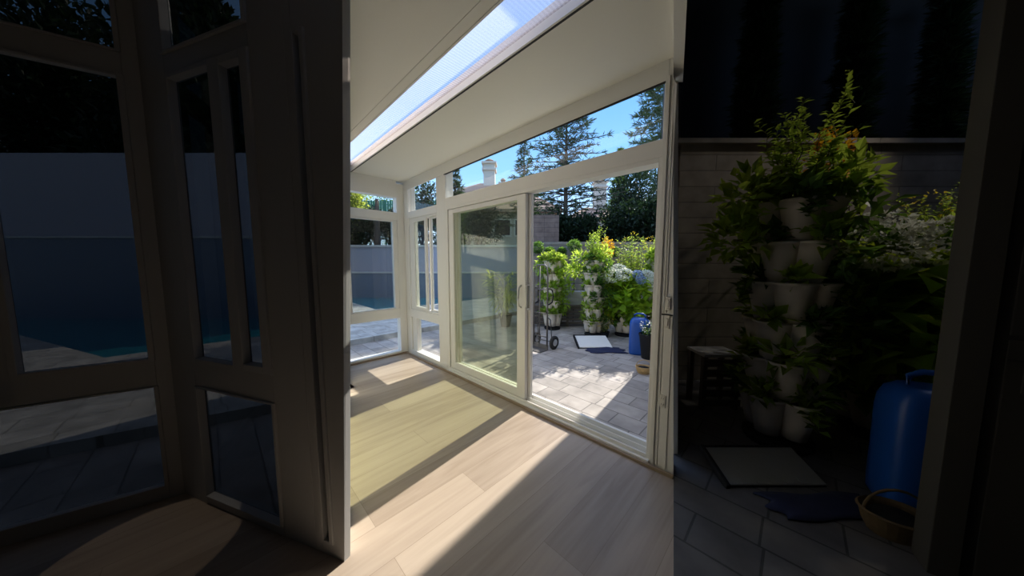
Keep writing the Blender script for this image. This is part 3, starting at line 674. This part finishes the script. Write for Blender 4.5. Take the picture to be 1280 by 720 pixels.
# ---- tilted tray on the paving, navy sheet put in for the shade under it
tr = thing('tray', 'white shallow tray with a black rim lying tilted on the grey paving', 'tray', (1.66, 2.63, G), R_(44.5))
T = Matrix.Translation((0, 0, .05)) @ Matrix.Rotation(R_(15), 4, 'X')
bx(-.285, .285, -.20, .20, .012, .030, T).build('panel', M['whitep'], tr, bevel=.006)
mb = MB(); mb.box(-.31, -.285, -.22, .22, -.01, .045, T); mb.box(-.285, .285, .20, .22, -.01, .04, T); mb.box(-.31, .29, -.2, .2, -.01, .010, T); mb.build('rim', M['blackp'], tr, bevel=.006)
mb = MB()
for k in range(5): mb.box(-.2 + k * .085, -.14 + k * .085, -.19, -.13, .030, .033, T)
mb.build('grip_ribs', M['whitep'], tr)
mb = MB(); nx, ny = 16, 8; rng = random.Random(3); vs = []; fs = []
for j in range(ny + 1):
    for i in range(nx + 1):
        u, v = i / nx - .5, j / ny - .5; e = 1 + .12 * math.sin(6 * math.atan2(v, u) + 1)
        vs.append((u * .62 * e + .1, v * .30 * e - .22, .012 + .02 * (1 + math.sin(9 * u + 4 * v)) * max(0, 1 - (2 * u) ** 2) * max(0, 1 - (2 * v) ** 2)))
for j in range(ny):
    for i in range(nx): a = j * (nx + 1) + i; fs.append((a, a + 1, a + nx + 2, a + nx + 1))
mb.add(vs, fs); o = mb.build('shade_sheet', M['navy'], None, smooth=True, loc=(1.74, 2.58, G), rotz=R_(44.5)); md = o.modifiers.new('thickness', 'SOLIDIFY'); md.thickness = .008
tag(o, 'crumpled navy sheet standing for the shade on the paving under the white tray', 'shade_sheet')

# ---- blue container
def jug(label, loc, rotz, s=1.0):
    t = thing('blue_container', label, 'container', loc, rotz); t.scale = (s,) * 3
    n = 28; prof = [(.0, .92), (.02, .98), (.10, 1.0), (.56, 1.0), (.64, .97), (.70, .86), (.735, .62)]
    vs = []; fs = []
    for z, sc in prof:
        for k in range(n):
            a = 6.283 * k / n; c, d = math.cos(a), math.sin(a); e = .42
            vs.append((.19 * sc * math.copysign(abs(c) ** e, c), .14 * sc * math.copysign(abs(d) ** e, d), z))
    for i in range(len(prof) - 1):
        for k in range(n): fs.append((i * n + k, i * n + (k + 1) % n, (i + 1) * n + (k + 1) % n, (i + 1) * n + k))
    fs += [tuple(range(n - 1, -1, -1)), tuple(range((len(prof) - 1) * n, len(prof) * n))]
    MB().add(vs, fs).build('body', M['blue'], t, smooth=True)
    MB().tube([(-.11, 0, .70), (-.10, 0, .79), (-.05, 0, .82), (.05, 0, .82), (.10, 0, .79), (.11, 0, .70)], .018, 8).build('handle', M['blue'], t, smooth=True)
    MB().lathe([(.045, .73), (.045, .78), (.02, .785)], c=(.13, .02, 0), n=18).build('cap', M['blackp'], t)
    return t
jug('tall blue plastic container standing on the paving against the door opening edge', (2.43, 2.72, G), R_(20), .80)
# ---- black round pot with trailing flowers and basket beside it
potted('black_flower_pot', 'round black pot with pale withered flowers right of the blue container', (2.62, 2.60, G), .14, .36, 91, 'leafd', 10, .22, .14, .05, .03, 'blackp', flower=('petal', 60))
bk = thing('wicker_basket', 'tan wicker basket with dark contents at the edge of the door opening', 'basket', (2.80, 1.93, G), R_(30)); bk.scale = (.62,) * 3
MB().lathe([(.10, 0), (.125, .06), (.14, .13), (.15, .14), (.14, .15), (.125, .13), (.105, .03)], n=22, sx=1.2, sy=.9).build('basket_body', M['wicker'], bk)
MB().tube([(.16 * math.cos(x), 0, .13 + .16 * math.sin(x)) for x in [i * math.pi / 10 for i in range(11)]], .008, 6).build('handle', M['wicker'], bk)
MB().lathe([(.12, .10), (.1, .125), (.02, .15)], n=18, sx=1.1, sy=.85).build('lining', M['blackp'], bk)

# ---- slatted bench and pale planks stacked on it
bp = site(1.35, 6.60, G)
sb = thing('slatted_bench', 'low dark slatted bench behind the hand truck and plant towers', 'bench', bp, YAW - R_(90))
for k in range(5): bx(-.95, .75, -.02, .0, .06 + k * .085, .115 + k * .085).build('slat', M['slat'], sb, bevel=.003)
for xx in (-.9, -.1, .68): bx(xx, xx + .05, .0, .05, 0, .46).build('post', M['slat'], sb)
bx(-.95, .75, -.03, .42, .46, .49).build('top_board', M['slat'], sb, bevel=.003)
for xx in (-.9, .68): bx(xx, xx + .05, .36, .41, 0, .46).build('post', M['slat'], sb)
for k in range(4):
    o = bx(-.55, .55, -.10, .12, 0, .075).build('plank', M['plank'], None, bevel=.004, loc=bp + Vector((RT.x * (.1 + .03 * k), RT.y * (.1 + .03 * k), (.49 + .077 * k))) + FW * .2, rotz=YAW - R_(90) + R_((0, 7, -6, 4)[k]))
    tag(o, ['pale grey plank at the bottom of the stack on the slatted bench', 'pale grey plank second from the bottom of the stack on the bench', 'pale grey plank second from the top of the stack on the bench', 'pale grey plank lying on top of the stack on the slatted bench'][k], 'plank', 'planks stacked on the slatted bench')

# ================================================================== TREES, HOUSES AND FENCE BEYOND
TZ = 1.75
conifer('conifer_tree', 'tall open conifer with a bare trunk standing above the block wall behind the door opening', site(2.35, 13, TZ), 6.7, 2.7, 101, dens=.85, crown0=.22, tuft=.27, levels=22, power=.55)
conifer('conifer_tree', 'smaller sparse conifer left of the tall one, seen through the transom beside the chimney', site(.70, 16.5, TZ), 6.3, 1.6, 102, dens=.55, crown0=.25, tuft=.3, levels=16)
conifer('conifer_tree', 'tallest dark conifer at the right end of the transom', site(12.6, 26, TZ), 16.6, 4.6, 103, dens=1.1, crown0=.03, tuft=.62, levels=34, power=.55)
conifer('conifer_tree', 'yellow green slender conifer at the left flank of the tallest dark one', site(7.0, 20, TZ), 7.2, 1.2, 104, 'needle2', dens=1.3, crown0=.1, tuft=.28, levels=26)
conifer('conifer_tree', 'pale green tree tip behind the left end of the transom window', site(-3.3, 17.5, TZ), 5.4, 1.1, 107, dens=.9, crown0=.1, tuft=.34, levels=16)
hs = [(2.0, 11.9, .8, 1.3, 'dark shrub left of the bare conifer trunk, above the block wall'), (3.2, 12.0, 1.15, 1.75, 'broad dark shrub right of the bare conifer trunk'), (4.45, 11.8, 1.1, 1.75, 'dark rounded shrub below the far chimney'),
      (5.7, 11.3, 1.15, 2.0, 'dark shrub at the foot of the tallest conifer'), (6.9, 11.8, 1.2, 2.8, 'dark shrub at the right edge of the door opening'), (6.0, 14.6, 1.7, 4.2, 'tall dark shrub mass between the hedge and the tallest conifer'), (1.75, 12.3, .7, 1.5, 'dark shrub behind the brown upper block wall')]
for i, (a, b, r, h, lab) in enumerate(hs): shrub('hedge_shrub', lab, site(a, b, TZ), r, h, 3600, 200 + i, 'hedge', .17, .1, group='dark shrubs above the block wall')
# shrubs and trees above the pool wall
for i, (a, b, r, h, lab, mk) in enumerate([(-7.9, 15.0, .8, 3.9, 'sunny yellow green tree in the pool side transom', 'brighttree'), (-7.3, 14.6, 1.1, 1.9, 'dark shrub above the pool wall, left of the dark trunk', 'hedge'), (-5.9, 14.8, 1.1, 2.0, 'dark shrub above the pool wall, right of the dark trunk', 'hedge'),
                                          (-4.6, 15.0, 1.2, 3.6, 'dark leafy tree by the green fence end', 'hedge'), (-3.2, 15.4, 1.2, 2.5, 'dark shrub above the pool wall behind the sash window', 'leafd'), (-1.7, 15.0, 1.5, 2.6, 'dark shrub above the pool wall behind the closed door panel', 'hedge'),
                                          (-8.3, 20.5, 1.9, 5.6, 'dark tree behind the right half of the green fence', 'leafd'), (-10.7, 20.5, 1.8, 5.8, 'sunlit tree behind the left half of the green fence', 'brighttree'), (-11.5, 15.5, 1.5, 3.4, 'leafy tree above the pool wall left of the sunny tree', 'hedge'), (-15, 16, 1.9, 4.0, 'big leafy tree above the pool wall, seen from the dim bay', 'hedge'), (-19, 15.5, 1.8, 3.6, 'leafy tree above the pool wall, furthest left', 'brighttree')]):
    shrub('garden_tree', lab, site(a, b, 2.0), r, h, 3200, 240 + i, mk, .15, .09, 'tree', group='trees above the pool wall')
MB().tube([(0, 0, 0), (.05, 0, 1.2), (0, .05, 2.3)], [.16, .13, .08], 8).build('x', M['bark']).name = 'bare_trunk'
tk = bpy.data.objects['bare_trunk']; tk.location = site(-6.35, 13.9, 2.0); tag(tk, 'dark bare tree trunk above the pool wall in the tall pool side pane', 'tree trunk')
gf = thing('green_fence', 'green metal fence of upright boards beyond the pool, in the pool side transom', 'fence', site(-7.5, 17.5, 2.0), YAW - R_(90))
mb = MB()
for k in range(46): mb.box(-3.2 + k * .14, -3.2 + k * .14 + .115, 0, .03, 1.2, 2.95 + .03 * (k % 2))
mb.build('boards', M['greenfence'], gf)
for zz in (1.4, 2.7): bx(-3.2, 3.24, .03, .07, zz, zz + .06).build('rail', M['greenfence'], gf)
for k in range(5): bx(-3.2 + k * 1.58, -3.12 + k * 1.58, .03, .11, 0, 3.0).build('post', M['greenfence'], gf)

def chimney(parent, x, y, z0, z1, w):
    c = bx(x - w / 2, x + w / 2, y - w / 2, y + w / 2, z0, z1).build('chimney', M['stucco'], parent, bevel=.02)
    mb = MB(); mb.box(x - w * .62, x + w * .62, y - w * .62, y + w * .62, z1 - .55, z1 - .35); mb.box(x - w * .66, x + w * .66, y - w * .66, y + w * .66, z1 - .02, z1 + .14); mb.build('cap', M['stucco'], c, bevel=.02)
    mb = MB(); mb.lathe([(w * .32, z1 + .14), (w * .32, z1 + .30), (w * .42, z1 + .32), (w * .2, z1 + .45)], c=(x, y, 0), n=14); mb.build('flue', M['tile_roof'], c)
def house(label, a, b, w, d, wall_h, ridge, chx, chz, chw):
    t = thing('house', label, 'house', site(a, b, TZ - .2), YAW - R_(90))
    wl = MB(); wl.box(-w / 2, w / 2, -d / 2, d / 2, 0, wall_h); wl.build('wall', M['stucco'], t)
    rf = MB(); e = .5
    rf.add([(-w / 2 - e, -d / 2 - e, wall_h - .1), (w / 2 + e, -d / 2 - e, wall_h - .1), (w / 2 - d * .4, 0, ridge), (-w / 2 + d * .4, 0, ridge), (-w / 2 - e, d / 2 + e, wall_h - .1), (w / 2 + e, d / 2 + e, wall_h - .1),
            (-w / 2 - e, -d / 2 - e, wall_h - .3), (w / 2 + e, -d / 2 - e, wall_h - .3), (-w / 2 - e, d / 2 + e, wall_h - .3), (w / 2 + e, d / 2 + e, wall_h - .3)],
           [(0, 1, 2, 3), (5, 4, 3, 2), (0, 3, 4), (1, 5, 2), (6, 8, 9, 7), (0, 6, 7, 1), (4, 5, 9, 8), (0, 4, 8, 6), (1, 7, 9, 5)])
    rf.build('roof', M['tile_roof'], t)
    for k in range(3):
        x = -w / 3 + k * w / 3; f = MB(); f.box(x - .6, x + .6, -d / 2 - .05, -d / 2 + .02, wall_h * .45, wall_h * .8); f = f.build('window', M['vinyl'], t)
        bx(x - .52, x + .52, -d / 2 - .06, -d / 2 - .04, wall_h * .48, wall_h * .77).build('pane', M['blackp'], f)
    chimney(t, chx, -.2, wall_h - .5, chz, chw)
    return t
house('far house with a pale roof edge and a cream chimney left of the sparse conifer', -2.4, 25, 4.6, 5, 4.9, 6.35, .55, 7.75, .92)
house('far house whose cream chimney stands between the two conifer groups', 9.3, 34, 6, 5, 4.6, 6.0, .6, 8.6, 1.2)
house('house with a brown tiled roof behind the brown upper wall, left of the bare trunk', .75, 22, 4.2, 4, 3.4, 4.9, -1.4, 5.4, .5)

# ================================================================== ADDED DIM FOREGROUND: BAY AND COVERED COURT
DW = M['dark_wall']
A_END, K_, B_END, BK = (-3.3, 0.82), (-1.96, 1.66), (-0.765, 1.258), -1.7
JA, JB = (1.86, 1.20), (2.75, 0.62)
CB = 4.40                                   # far end of the court
P2 = lambda ab: site(ab[0], ab[1])
BE = 1.275                                  # where the pool-side wall of the sunroom ends at the bay
BG = 1.80                                   # where the garden-side wall ends at the court opening
struct(raked(-1, BE, 3.80, 0, 3.1, .07, V, 'wall_pool_side'), 'white side wall of the sunroom running from the dim bay to the pool windows')
struct(raked(-1, .5, BE, 2.54, 3.12, .05, V, 'trim_added_bay_bulkhead'), 'added bulkhead keeping sky light out of the bay')  # bulkheads and header added to close gaps where sky light leaks in
struct(raked(1, CB, 5.46, G, 3.9, .10, M['stucco'], 'wall_shade_caster'), 'added stucco wall standing in for the house that shades the sunroom floor')  # unseen, length set so its shadow edge crosses the sunroom floor
struct(raked(1, 1.99, CB, G, 5.5, .03, M['stucco'], 'wall_court_left_added'), 'added sun-blocking stucco wall between the garden and the covered court')
struct(raked(1, .5, 2.0, 2.54, 3.65, .06, V, 'trim_added_court_bulkhead'), 'added bulkhead keeping sky light out of the covered court')
struct(seg(PL(.5, 2.8), PR(.5, 2.8), 2.50, 3.12, .02, V, 'wall_header_added', side=0))
# dim room behind the camera spot, walls blackened to hold light down
for nm, a, b, m in (('wall_back', (2.75, BK), (-3.3, BK), DW), ('wall_bay_side', (-3.3, BK), A_END, DW), ('wall_court_side', JB, (2.75, BK), DW)):
    struct(seg(P2(a), P2(b), 0, 3.2, .1, m, nm, side=1))
c1 = PL(.47); c2 = PR(.47)
struct(MB().prism([tuple(P2(q)[:2]) for q in ((-3.3, BK), (2.75, BK), JB, (1.9, .5), (.26, .5), (-.277, .5), B_END, K_, A_END)], 3.1, 3.2).build('ceiling_bay', M['plaster']))
# bay walls: A runs from the corner to the left, B from the corner to the partition
def bay(a, b, name, wname, posts, rails, panes, label):
    a, b = P2(a), P2(b); d = b - a; L = d.length; ang = math.atan2(d.y, d.x)
    mb = MB()
    for s0, s1, z0, z1 in posts + rails: mb.box(s0, s1, -.03, .015, z0, z1)
    struct(mb.build(name, M['dimmed_frame'], bevel=.003, loc=a, rotz=ang))
    r = sroot(wname, a, ang, label)
    fr = MB()
    for s0, s1, z0, z1, fw in panes:
        if fw: fr.box(s0 - .005, s0 + fw, -.04, .004, z0, z1); fr.box(s1 - fw, s1 + .005, -.04, .004, z0, z1); fr.box(s0 + fw, s1 - fw, -.04, .004, z0, z0 + fw * .7); fr.box(s0 + fw, s1 - fw, -.04, .004, z1 - fw * .7, z1)
    fr.build('frame', M['dimmed_frame'], r, bevel=.003)
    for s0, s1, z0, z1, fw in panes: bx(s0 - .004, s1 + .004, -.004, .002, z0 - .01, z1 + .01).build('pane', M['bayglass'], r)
def slant():
    d = P2(B_END) - P2(K_); ang = math.atan2(d.y, d.x); L = d.length
    MB().add([(L - .07, -.03, 0), (L + .000, -.03, 0), (L + .194, -.03, 3.1), (L - .07, -.03, 3.1), (L - .07, .0, 0), (L + .002, .0, 0), (L + .200, .0, 3.1), (L - .07, .0, 3.1)],
             [(0, 1, 2, 3), (7, 6, 5, 4), (0, 4, 5, 1), (1, 5, 6, 2), (2, 6, 7, 3), (3, 7, 4, 0)]).build('trim_14', M['dimmed_frame'], loc=P2(K_), rotz=ang)
    struct(bpy.data.objects['trim_14'])
slant()
LB = (P2(B_END) - P2(K_)).length; LA = (P2(A_END) - P2(K_)).length
bay(K_, B_END, 'wall_bay_garden', 'window_5',
    [(-.03, .235, 0, 3.1), (.87, 1.085, 0, 3.1), (1.085, 1.13, 0, 3.1)],
    [(.235, .87, 0, .05), (.235, .87, .70, .84), (.235, .87, 2.31, 2.41), (.235, .87, 2.92, 3.1), (1.13, LB - .06, 0, .07), (1.13, LB - .06, 2.31, 2.43), (1.13, LB - .06, 2.92, 3.1)],
    [(.24, .865, .05, .70, .012), (.24, .62, .84, 2.31, .028), (.62, .865, .84, 2.31, .05), (.235, .87, 2.41, 2.92, .02), (1.13, LB - .06, .07, 2.31, .018), (1.13, LB - .06, 2.43, 2.92, .0)],
    'dim bay wall right of the bay corner, with sash window and door edge')
bay(A_END, K_, 'wall_bay_pool', 'window_6',
    [(LA - .075, LA + .03, 0, 3.1), (LA - .66, LA - .53, .70, 3.1), (0, .05, 0, 3.1)],
    [(.05, LA - .075, 0, .08), (.05, LA - .075, .685, .83), (.05, LA - .075, 2.34, 2.45), (.05, LA - .075, 2.92, 3.1)],
    [(LA - .53, LA - .075, .83, 2.34, .02), (.05, LA - .66, .83, 2.34, .02), (.05, LA - .075, .08, .685, .012), (.05, LA - .075, 2.45, 2.92, .015)],
    'dim bay wall left of the bay corner, looking over the pool')
# tall pool wall seen from the bay
w0, w1_ = site(-18, 8.0), site(-4.75, 8.0)
struct(seg(w0, w1_, -.3, 4.25, .3, M['poolwall'], 'wall_pool_tall', side=0), 'tall lavender grey wall across the pool from the dim bay')
struct(seg(site(-18, 7.7), site(-4.75, 7.7), -.3, 2.0, .3, M['pooltile'], 'wall_pool_base', side=0), 'slate blue tiled base of the tall pool wall')
struct(seg(site(-18, 7.7), site(-4.75, 7.7), 2.0, 2.05, .34, M['cap'], 'trim_11', side=.1), 'pale ledge of the tall pool wall')
for i, (a, b, r, h, lab) in enumerate([(-13.4, 11.3, 2.6, 7.6, 'tall dark tree over the tall pool wall, at the left edge of the dim bay'), (-9.8, 11.6, 2.3, 7.4, 'tall dark tree rising over the tall pool wall, nearest the bay corner'), (-17.5, 12, 2.4, 7.2, 'tall dark tree over the tall pool wall, out at the far left')]):
    shrub('garden_tree', lab, site(a, b, 0), r, h + 3.0, 14000, 270 + i, 'hedge', .34, .17, 'tree', group='trees over the tall pool wall')

# ---------------- added planter court on the right, closed in to keep it dim
CR = (11.0, CB)
FR = (3.9, 1.95)
struct(MB().prism([tuple(p[:2]) for p in (PR(1.95, 5.5), PR(CB, 5.5), P2(CR), P2(FR))], 5.5, 5.6).build('roof_court_added', DW), 'added dark high roof keeping the planter court dim')
struct(MB().prism([tuple(p[:2]) for p in (PR(.5, 3.6), PR(2.0, 3.6), P2(FR), P2(JB), P2((1.9, .5)))], 3.6, 3.68).build('roof_court_front_added', DW), 'added dark lower roof keeping sky light out of the court front')
struct(seg(PR(1.95, 3.6), P2(FR), 3.6, 5.55, .05, DW, 'wall_court_riser_added', side=0))
struct(seg(PR(CB, 5.5, -.01), P2(CR), 0, 5.5, .1, DW, 'wall_court_back_added', side=0), 'added dark back wall keeping the planter court dim')
struct(seg(P2(CR), P2(JB), 0, 5.5, .1, DW, 'wall_court_right_added', side=0), 'added dark side wall keeping the planter court dim')
struct(seg(PR(.5), P2((1.9, .5)), 3.1, 3.65, .05, DW, 'wall_court_front_added', side=1)); struct(seg(P2((1.9, .5)), P2(JB), 3.1, 3.65, .05, DW, 'wall_court_lintel_added', side=1))
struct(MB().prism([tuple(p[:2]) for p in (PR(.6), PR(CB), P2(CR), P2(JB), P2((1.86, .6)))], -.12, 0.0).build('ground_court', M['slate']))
BWb = 3.32
struct(seg(PR(BWb, 1.4, .02), site(1.76 * BWb, BWb), 0, 2.66, .12, M['block'], 'wall_court', side=0), 'dim grey block wall at the back of the planter court')
struct(seg(PR(BWb, 2.85, .01), site(1.76 * BWb, BWb), 2.66, 2.71, .16, M['block'], 'trim_12', side=.3))
mb = MB(); jl = (P2(JB) - P2(JA)).length
mb.box(0, .085, -.02, .10, 0, 3.2); mb.box(.085, jl, .0, .09, 0, 3.2); mb.box(.125, jl, -.006, 0, .05, 1.075); mb.box(.125, jl, -.006, 0, 1.092, 3.1)
j = P2(JB) - P2(JA); jang = math.atan2(j.y, j.x)
struct(mb.build('wall_jamb', M['dimmed_jamb'], bevel=.003, loc=P2(JA), rotz=jang), 'jamb panel toned dark for shade at the right of the planter court')
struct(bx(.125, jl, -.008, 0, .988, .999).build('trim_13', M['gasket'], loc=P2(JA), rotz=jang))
for z, lab in ((.915, 'switch plate toned dark for shade under the joint line of the right jamb panel'), (1.09, 'switch plate toned dark for shade over the joint line of the right jamb panel')):
    t = thing('light_switch', lab, 'switch', P2(JA) + Vector((math.cos(jang) * .20 + math.sin(jang) * .006, math.sin(jang) * .20 - math.cos(jang) * .006, z)), jang)
    bx(-.035, .035, -.006, 0, -.05, .05).build('cover_plate', M['dimmed_jamb'], t, bevel=.002); bx(-.016, .016, -.011, -.006, -.03, .03).build('rocker', M['dimmed_jamb'], t, bevel=.002)
copy_tree(Bt, (4.15, .99, 0), .5, 1.20, 'dim beige plant tower with a tall shoot, behind the tray in the covered dim court')
copy_tree(Ct, (4.72, 1.66, 0), .5, 1.22, 'dim plant tower with big leaves and white flowers in the covered dim court')
copy_tree(Dt, tuple(site(4.05, 2.74, 0)), .2, 1.02, 'dim feathery plant tower at the right back of the covered dim court')
obp = bpy.data.objects['orange_flower_pot']
copy_tree(obp, tuple(site(3.0, 2.85, 0)), 0, 1.30, 'dim potted bush with orange blooms by the covered dim court wall')
ct = copy_tree(tr, (4.10, .42, 0), R_(44.5), 1.0, 'dim white tray with a black rim lying on the court paving'); ct.scale = (1.05, .62, .8); ct['label'] = 'pale tray darkened to look dim, with a black rim lying on the court paving'
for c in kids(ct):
    if c.name.startswith(('panel', 'grip')): c.data = c.data.copy(); c.data.materials[0] = M['dimmed_tray']
cl = bpy.data.objects['shade_sheet'].copy(); COL.objects.link(cl); cl.location = (4.22, .35, 0); cl.scale = (1.0, .6, 1); cl['label'] = 'navy sheet standing for the shade on the court paving under the dim tray'
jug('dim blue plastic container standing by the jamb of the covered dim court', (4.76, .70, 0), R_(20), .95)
cb = copy_tree(bk, (4.62, .34, 0), R_(30), .8, 'wicker basket darkened to look dim, on the court paving near the right jamb')
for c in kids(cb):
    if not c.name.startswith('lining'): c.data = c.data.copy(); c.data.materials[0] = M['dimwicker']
conifer('conifer_tree', 'dark conifer behind the dim court wall, nearest the partition', site(3.05, 3.95, 0), 5.0, .24, 105, dens=2, crown0=.3, tuft=.2, levels=24)
conifer('conifer_tree', 'dark conifer behind the dim court wall, above the white flowers', site(4.3, 3.92, 0), 5.0, .24, 106, dens=2, crown0=.3, tuft=.2, levels=24)
conifer('conifer_tree', 'dark conifer behind the dim court wall, above the right jamb', site(5.6, 3.95, 0), 5.0, .24, 108, dens=2, crown0=.3, tuft=.2, levels=24)
def added_lamp_head(name, p, aim, r):
    d = (Vector(aim) - Vector(p)).normalized(); T = Matrix.Translation(p) @ d.to_track_quat('Z', 'Y').to_matrix().to_4x4()
    struct(MB().lathe([(r * .6, -.14), (r, -.10), (r, -.02), (r * .8, -.02), (r * .8, -.04)], n=16, T=T).build(name, M['blackp']))  # shell for an added lamp, out of view
    return d.to_track_quat('-Z', 'Y').to_euler()
pos, aim = site(5.0, 2.5, 3.9), Vector((4.3, 1.0, .9))
lt = bpy.data.lights.new('court_added_spot', 'SPOT'); lt.energy = 46; lt.spot_size = R_(75); lt.spot_blend = .5; lt.color = (1.0, .88, .70); lt.shadow_soft_size = .06  # added out-of-view lamp that lifts the dim court
lo = bpy.data.objects.new('court_added_spot', lt); COL.objects.link(lo); lo.location = pos; lo.rotation_euler = added_lamp_head('trim_added_court_lamp', pos, aim, .09)
pos = Vector((2.06, -2.33, 3.0))
lt = bpy.data.lights.new('bay_sun_patch_spot', 'SPOT'); lt.energy = 10; lt.use_square = True; lt.spot_size = R_(13.5); lt.spot_blend = .03; lt.color = (1, .86, .68); lt.shadow_soft_size = .01  # added square spot standing in for a sun patch on the floor
lo = bpy.data.objects.new('bay_sun_patch_spot', lt); COL.objects.link(lo); lo.location = pos; added_lamp_head('trim_added_bay_lamp', pos, pos - Vector((0, 0, 1)), .06); lo.rotation_euler = (0, 0, R_(50))
cr = thing('slatted_crate', 'dim low slatted crate against the partition of the covered dim court', 'crate', site(1.92, 2.62, 0), YAW - R_(90))
for k in range(5): bx(-.16, .2, -.02, 0, .04 + k * .095, .105 + k * .095).build('slat', M['slat'], cr, bevel=.003)
for xx in (-.15, .15): bx(xx, xx + .04, 0, .04, 0, .51).build('post', M['slat'], cr)
for xx in (-.15, .15): bx(xx, xx + .04, .20, .24, 0, .51).build('post', M['slat'], cr)
bx(-.16, .2, -.02, .25, .51, .535).build('top_board', M['plank'], cr, bevel=.003)

# ================================================================== LIGHT
to_sun = Vector((-0.118, 1.0, 0.685)).normalized()
sd = bpy.data.lights.new('sun', 'SUN'); sd.energy = 6.0; sd.angle = R_(0.55); sd.color = (1.0, 0.935, 0.84)
so = bpy.data.objects.new('sun', sd); COL.objects.link(so); so.rotation_euler = to_sun.to_track_quat('Z', 'Y').to_euler()
w = bpy.data.worlds.new('sky'); S.world = w; w.use_nodes = True; N = w.node_tree.nodes; L = w.node_tree.links
tc = N.new('ShaderNodeTexCoord'); sx = N.new('ShaderNodeSeparateXYZ'); rp = N.new('ShaderNodeValToRGB')
L.new(tc.outputs['Generated'], sx.inputs[0]); L.new(sx.outputs[2], rp.inputs[0])
E_ = rp.color_ramp.elements
E_[0].position = 0.0; E_[0].color = (0.62, 0.76, 0.92, 1); E_[1].position = 0.75; E_[1].color = (0.10, 0.26, 0.62, 1)
for p_, c_ in ((.16, (.42, .64, .94)), (.28, (.24, .49, .90)), (.44, (.16, .38, .83)), (.60, (.24, .45, .88))):
    e = E_.new(p_); e.color = (*c_, 1)
E_[len(E_) - 1].position = 0.85; E_[len(E_) - 1].color = (.52, .60, .88, 1)
bg = N['Background']; bg.inputs[1].default_value = 1.3
L.new(rp.outputs[0], bg.inputs[0])
